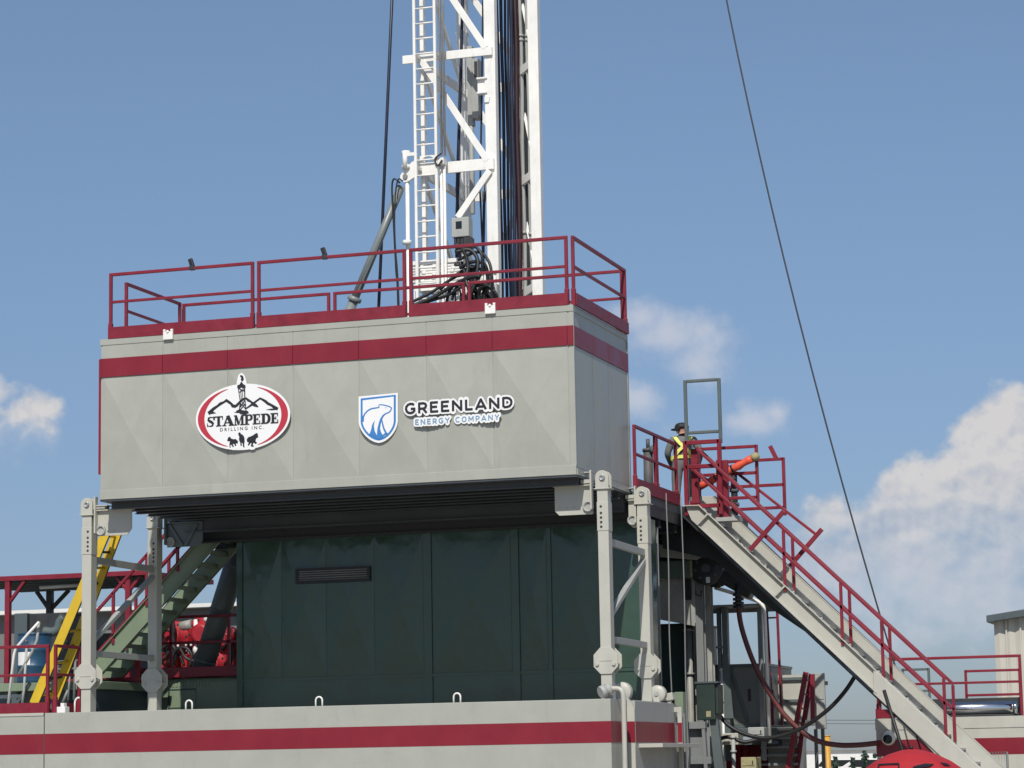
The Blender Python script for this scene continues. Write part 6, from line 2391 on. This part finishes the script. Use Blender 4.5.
# dark screen panel in a maroon frame
y = 4.6
a, c = P(90, 707, Y=y), P(135, 681, Y=y)
sp_ = thing('screen_panel', ((a.x + c.x) / 2, y, a.z), 'dark slate panel in a maroon frame between the left legs', 'panel')
m = MB()
m.box(a.x, y, a.z, c.x, y + 0.04, c.z)
m.build('sheet', SLATE, sp_)
m = MB()
m.box(c.x, y - 0.03, a.z - 0.5, c.x + 0.11, y + 0.08, c.z + 0.45)
m.box(a.x - 0.6, y - 0.02, a.z - 0.4, c.x, y + 0.06, a.z - 0.01)
m.build('frame', RED, sp_, bevel=0.005)
m = MB()
m.box(a.x - 0.6, y - 0.05, c.z, c.x + 0.6, y + 0.06, c.z + 0.07)
m.build('top_bar', RED, sp_, bevel=0.005)

# dark slanting duct
A, B = P(201, 674, Y=5.45), P(236, 562, Y=5.45)
m = MB()
d_ = (B - A).normalized()
m.tube(A - d_ * 0.05, B + d_ * 0.5, 0.20, 20)
for t in (0.1, 0.55, 0.95):
    p_ = A.lerp(B, t)
    m.tube(p_, p_ + d_ * 0.05, 0.212, 20)
tag(m.build('slanting_duct', paint('duct_grey', (0.13, 0.15, 0.148), 0.5, var=0.15, dirt=0.3)), 'thick dark grey duct slanting up to the left edge of the green cabin', 'duct')

# mud pump: red bodies, black hoses, white fittings
y = 7.2
pu = thing('mud_pump', (P(185, 660, Y=y).x, y, zt), 'red pump set with round housings, black hoses and white fittings on the green tank', 'pump')
for px, py, r, dep in ((177, 637, 0.30, 0.5), (205, 634, 0.34, 0.6), (229, 640, 0.26, 0.5), (218, 664, 0.22, 0.4), (172, 660, 0.18, 0.4)):
    p_ = P(px, py, Y=y)
    m = MB()
    m.lathe((p_.x, y, p_.z), [(r * 0.4, -0.25), (r * 0.55, -0.23), (r * 0.6, -0.12), (r * 0.92, -0.10), (r, -0.07), (r, 0.02), (r * 0.85, 0.04), (r * 0.85, dep), (r * 0.4, dep + 0.05)], axis='Y', n=24)
    hb_ = m.build('pump_housing', REDPUMP, pu)
    m = MB()
    for k in range(10):
        an = R(36 * k)
        m.disc((p_.x + r * 0.8 * math.cos(an), y - 0.11, p_.z + r * 0.8 * math.sin(an)), 0.022, 0.03, n=6)
    m.build('bolt', DARK, hb_)
a, c = P(160, 666, Y=y), P(240, 650, Y=y)
m = MB()
m.box(a.x, y + 0.05, zt, c.x, y + 0.9, c.z)
for k in range(5):
    x = a.x + 0.2 + k * 0.28
    m.box(x, y - 0.1, zt, x + 0.12, y + 0.05, c.z - 0.05 * (k % 2))
m.build('bed', REDPUMP, pu, bevel=0.01)
p_ = P(196, 628, Y=y - 0.1)
m = MB()
m.tube(p_ + Vector((0, 0, -0.3)), p_ + Vector((0, 0, 0.16)), 0.045, 12)
m.lathe(p_ + Vector((0, 0, -0.5)), [(0.06, 0), (0.06, 0.12), (0.03, 0.17), (0.03, 0.22)], n=12)
q_ = P(207, 619, Y=y - 0.1)
m.lathe(q_, [(0.03, -0.06), (0.06, -0.03), (0.06, 0.03), (0.03, 0.06)], n=12)
for px, py in ((168, 645), (173, 645), (178, 646), (186, 645), (191, 645), (158, 635), (160, 642), (162, 630), (187, 650), (189, 652)):
    w_ = P(px, py, Y=y - 0.3)
    m.disc(w_, 0.022, 0.05, axis='Z', n=8)
m.build('white_fitting', LABELW, pu)
p_ = P(187, 628, Y=y)
m = MB()
m.tube(p_ + Vector((-0.1, -0.05, 0.02)), p_ + Vector((0.14, -0.05, 0.06)), 0.10, 14)
m.build('motor', RUSTY, pu)
rnd = random.Random(9)
hh_ = [[(158, 625), (168, 616), (174, 626), (172, 642), (166, 654)], [(158, 640), (166, 630), (172, 634), (174, 650), (168, 664)], [(160, 650), (170, 644), (176, 652), (172, 664)],
       [(170, 664), (176, 650), (186, 648), (192, 656), (190, 666)], [(164, 660), (170, 652), (180, 656), (184, 666)], [(190, 668), (196, 654), (204, 650), (210, 660)], [(157, 618), (162, 632), (158, 650), (162, 664)],
       [(180, 648), (186, 658), (196, 662), (204, 668)], [(222, 650), (228, 644), (232, 652), (230, 666)]]
for i, h in enumerate(hh_):
    m = MB()
    m.path(curve_pts([P(px, py, Y=y - 0.35 - 0.04 * (i % 4)) for px, py in h], 5), 0.032, 8)
    m.build('hose', BLACK, pu)
yr_ = 5.15
ra_, rb_ = P(155, 640, Y=yr_).x, P(262, 640, Y=yr_).x
rr = thing('pump_rail', ((ra_ + rb_) / 2, yr_, ztt), 'maroon railing in front of the red pump on the green tank', 'railing')
for py, nm in ((616.5, 'top_rail'), (642.5, 'mid_rail')):
    z = P(195, py, Y=yr_).z
    m = MB()
    m.bar((ra_, yr_, z), (rb_, yr_, z), 0.05)
    m.build(nm, REDRAIL, rr, bevel=0.005)
for px in (171, 229):
    x = P(px, 640, Y=yr_).x
    m = MB()
    m.bar((x, yr_, ztt), (x, yr_, P(195, 616.5, Y=yr_).z), 0.05, up=(0, 1, 0))
    m.build('post', REDRAIL, rr, bevel=0.005)
# dark equipment mass behind pump (gear cabinets)
a, c = P(90, 680, Y=9.6), P(250, 628, Y=9.6)
gm = thing('gear_cabinet', ((a.x + c.x) / 2, 9.9, GZ), 'dark cabinet row in the shade behind the red pump', 'cabinet')
m = MB()
m.box(a.x - 1.5, 9.6, GZ, c.x + 0.5, 10.8, c.z)
m.build('body', DARK, gm, bevel=0.02)
m = MB()
for k in range(7):
    x = a.x - 1.2 + k * 0.75
    m.box(x, 9.585, a.z - 0.5, x + 0.6, 9.599, c.z - 0.15)
m.build('door', SLATE, gm, bevel=0.006)
# pale long shed in the distance
SHEDG = paint('shed_grey', (0.16, 0.165, 0.16), 0.6, var=0.12)
y = 16.0
a, c = P(-40, 627, Y=y), P(260, 606, Y=y)
zr_ = P(200, 604.5, Y=y).z
fb = thing('long_shed', ((a.x + c.x) / 2, y + 4, GZ), 'long pale roofed shed far behind the green stair', 'shed')
m = MB()
m.box(a.x - 2, y, GZ, c.x + 1.0, y + 8, zr_ - 0.085)
m.build('wall', SHEDG, fb)
m = MB()
m.prism([(y - 0.4, zr_ - 0.085), (y + 8.4, zr_ - 0.085), (y + 8.4, zr_ - 0.02), (y + 4, zr_ + 0.12), (y - 0.4, zr_)], a.x - 2.3, c.x + 1.3, plane='YZ')
m.build('roof', FARW, fb)

# ================================================================== DISTANCE, RIGHT
# corrugated building
bd = Vector((0.97, 0.24, 0)).normalized()
q0 = P(991, 622, Y=30)
wl0 = P(997, 700, Y=30)
root = thing('metal_shed', (wl0.x, 30, GZ), 'cream ribbed metal building with a dark roof edge at the right', 'building')
ztop = P(1000, 621, Y=30).z
m = MB()
n_r = 42
L_ = 11.0
out = []
for k in range(n_r * 2):
    t = k / (n_r * 2 - 1) * L_
    yy = 30 + (0.0 if (k // 1) % 2 else 0.05)
    out.append((wl0.x + t, yy))
v, f = [], []
for i, (x, yy) in enumerate(out):
    zt_ = ztop + 0.13 * (x - wl0.x)
    v += [(x, yy, GZ), (x, yy, zt_)]
f = [(2 * i, 2 * i + 2, 2 * i + 3, 2 * i + 1) for i in range(len(out) - 1)]
m.add(v, f)
m.box(wl0.x, 30.06, GZ, wl0.x + L_, 38, ztop - 0.02)
m.build('wall', CORR, root)
m = MB()
for x in [wl0.x + 0.32 + 0.36 * k for k in range(28)]:
    m.box(x - 0.02, 29.96, GZ, x + 0.02, 30.0, ztop + 0.13 * (x - wl0.x))
m.build('rib', CORR, root)
m = MB()
m.prism([(wl0.x - 0.14, ztop - 0.04), (wl0.x + L_, ztop - 0.02 + 0.13 * L_), (wl0.x + L_, ztop + 0.16 + 0.13 * L_), (wl0.x - 0.14, ztop + 0.14)], 29.7, 38.2)
m.build('roof_edge', SLATE, root, bevel=0.01)
# white tent roofs and vehicles far off
y = 175
a, c = P(822, 753.5, Y=y), P(905, 756.5, Y=y)
tn = thing('far_tent', ((a.x + c.x) / 2, y, GZ), 'long white low roof far off below the thick hose', 'tent')
m = MB()
zt_ = a.z
m.prism([(y, GZ + 2.2), (y + 9, GZ + 2.2), (y + 4.5, zt_)], a.x - 8, c.x + 4, plane='YZ')
m.build('roof', FARW, tn)
m = MB()
m.box(a.x - 8, y + 0.3, GZ, c.x + 4, y + 8.7, GZ + 2.2)
m.build('wall', FARW, tn)


def far_car(px, y, label):
    p_ = P(px, 760, Y=y)
    r = thing('far_car', (p_.x, y, GZ), label, 'car', 'cars parked far off')
    m = MB()
    m.prism([(p_.x - 2.3, GZ + 0.35), (p_.x + 2.3, GZ + 0.35), (p_.x + 2.3, GZ + 0.85), (p_.x + 1.5, GZ + 0.95), (p_.x + 0.9, GZ + 1.5), (p_.x - 1.3, GZ + 1.52), (p_.x - 2.2, GZ + 0.95)], y - 0.85, y + 0.85)
    b_ = m.build('body', FARW, r, bevel=0.05)
    m = MB()
    m.prism([(p_.x - 1.7, GZ + 0.97), (p_.x + 1.25, GZ + 0.97), (p_.x + 0.85, GZ + 1.42), (p_.x - 1.25, GZ + 1.44)], y - 0.856, y - 0.849)
    m.build('window', SCREEN, r)
    for dx in (-1.4, 1.4):
        m = MB()
        m.disc((p_.x + dx, y - 0.78, GZ + 0.33), 0.33, 0.2, n=18)
        m.build('wheel', BLACK, r)
    return r


far_car(842, 150, 'white car parked far off, the left one under the thick hose')
far_car(876, 132, 'white car parked far off, half hidden by the red umbrella')


def far_tree(px, py, y, h_px, label, seed):
    rnd_ = random.Random(seed)
    b_, t_ = P(px, py, Y=y), P(px, py - h_px, Y=y)
    r = thing('far_tree', (b_.x, y, GZ), label, 'tree', 'trees far off')
    hh = t_.z - GZ
    m = MB()
    m.path([(b_.x, y, GZ), (b_.x + 0.1, y, GZ + hh * 0.5), (b_.x, y, t_.z)], 0.2, 7, rs=[0.05 * hh / 2, 0.03 * hh / 2, 0.01])
    m.build('trunk', BARK, r)
    m = MB()
    for k in range(420):
        zf_ = rnd_.random()
        z = GZ + hh * (0.08 + 0.92 * zf_)
        rad_ = hh * 0.30 * (1.05 - zf_) ** 0.7 * (0.6 + 0.5 * math.sin(zf_ * 14 + seed))
        an = rnd_.uniform(0, 6.283)
        rr__ = max(0.1, rad_) * math.sqrt(rnd_.random())
        c_ = Vector((b_.x + rr__ * math.cos(an), y + rr__ * math.sin(an), z))
        s_ = hh * 0.06 * rnd_.uniform(0.5, 1.3)
        u_ = Vector((rnd_.uniform(-1, 1), rnd_.uniform(-1, 1), rnd_.uniform(-1, 1))).normalized()
        w_ = u_.cross(Vector((rnd_.uniform(-1, 1), rnd_.uniform(-1, 1), 0.3))).normalized()
        m.add([c_ - u_ * s_, c_ + w_ * s_ * .6, c_ + u_ * s_, c_ - w_ * s_ * .6], [(0, 1, 2, 3)])
    m.build('crown', LEAF, r)


far_tree(865, 762, 120, 11, 'far tree nearest the tank, tallest of the row', 3)
far_tree(835.5, 763, 120, 6, 'far tree beside the yellow post', 5)
far_tree(853, 763, 120, 5, 'far low tree in the middle of the row', 8)
far_tree(875, 762, 140, 8, 'far tree half hidden by the tank corner', 12)
# power line
y = 190
pw = []
for px in (690, 1080):
    b_ = P(px, 700, Y=y)
    r = thing('power_pole', (b_.x, y, GZ), 'far wooden power pole hidden behind the ' + ('rig' if px < 800 else 'right tank'), 'power pole', 'far power poles')
    zt_ = P(px, 718, Y=y).z
    m = MB()
    m.tube((b_.x, y, GZ), (b_.x, y, zt_ + 0.4), 0.16, 8, r2=0.11)
    m.build('pole', WOOD, r)
    m = MB()
    m.box(b_.x - 0.08, y - 1.1, zt_ - 0.1, b_.x + 0.08, y + 1.1, zt_ + 0.08)
    m.build('cross_arm', WOOD, r)
    pw.append((b_.x, zt_))
for k, (dzz, dy, lab) in enumerate(((0.0, 0.0, 'upper of two thin power lines far off right of the rig'), (-0.30, 0.9, 'lower of two thin power lines far off right of the rig'))):
    m = MB()
    pts = []
    for i in range(21):
        t = i / 20
        pts.append((pw[0][0] + (pw[1][0] - pw[0][0]) * t, y + dy, pw[0][1] + (pw[1][1] - pw[0][1]) * t + dzz - 0.2 * 4 * t * (1 - t)))
    m.path(pts, 0.03, 5)
    tag(m.build('power_line', TUBEGREY), lab, 'power line', 'far power lines')
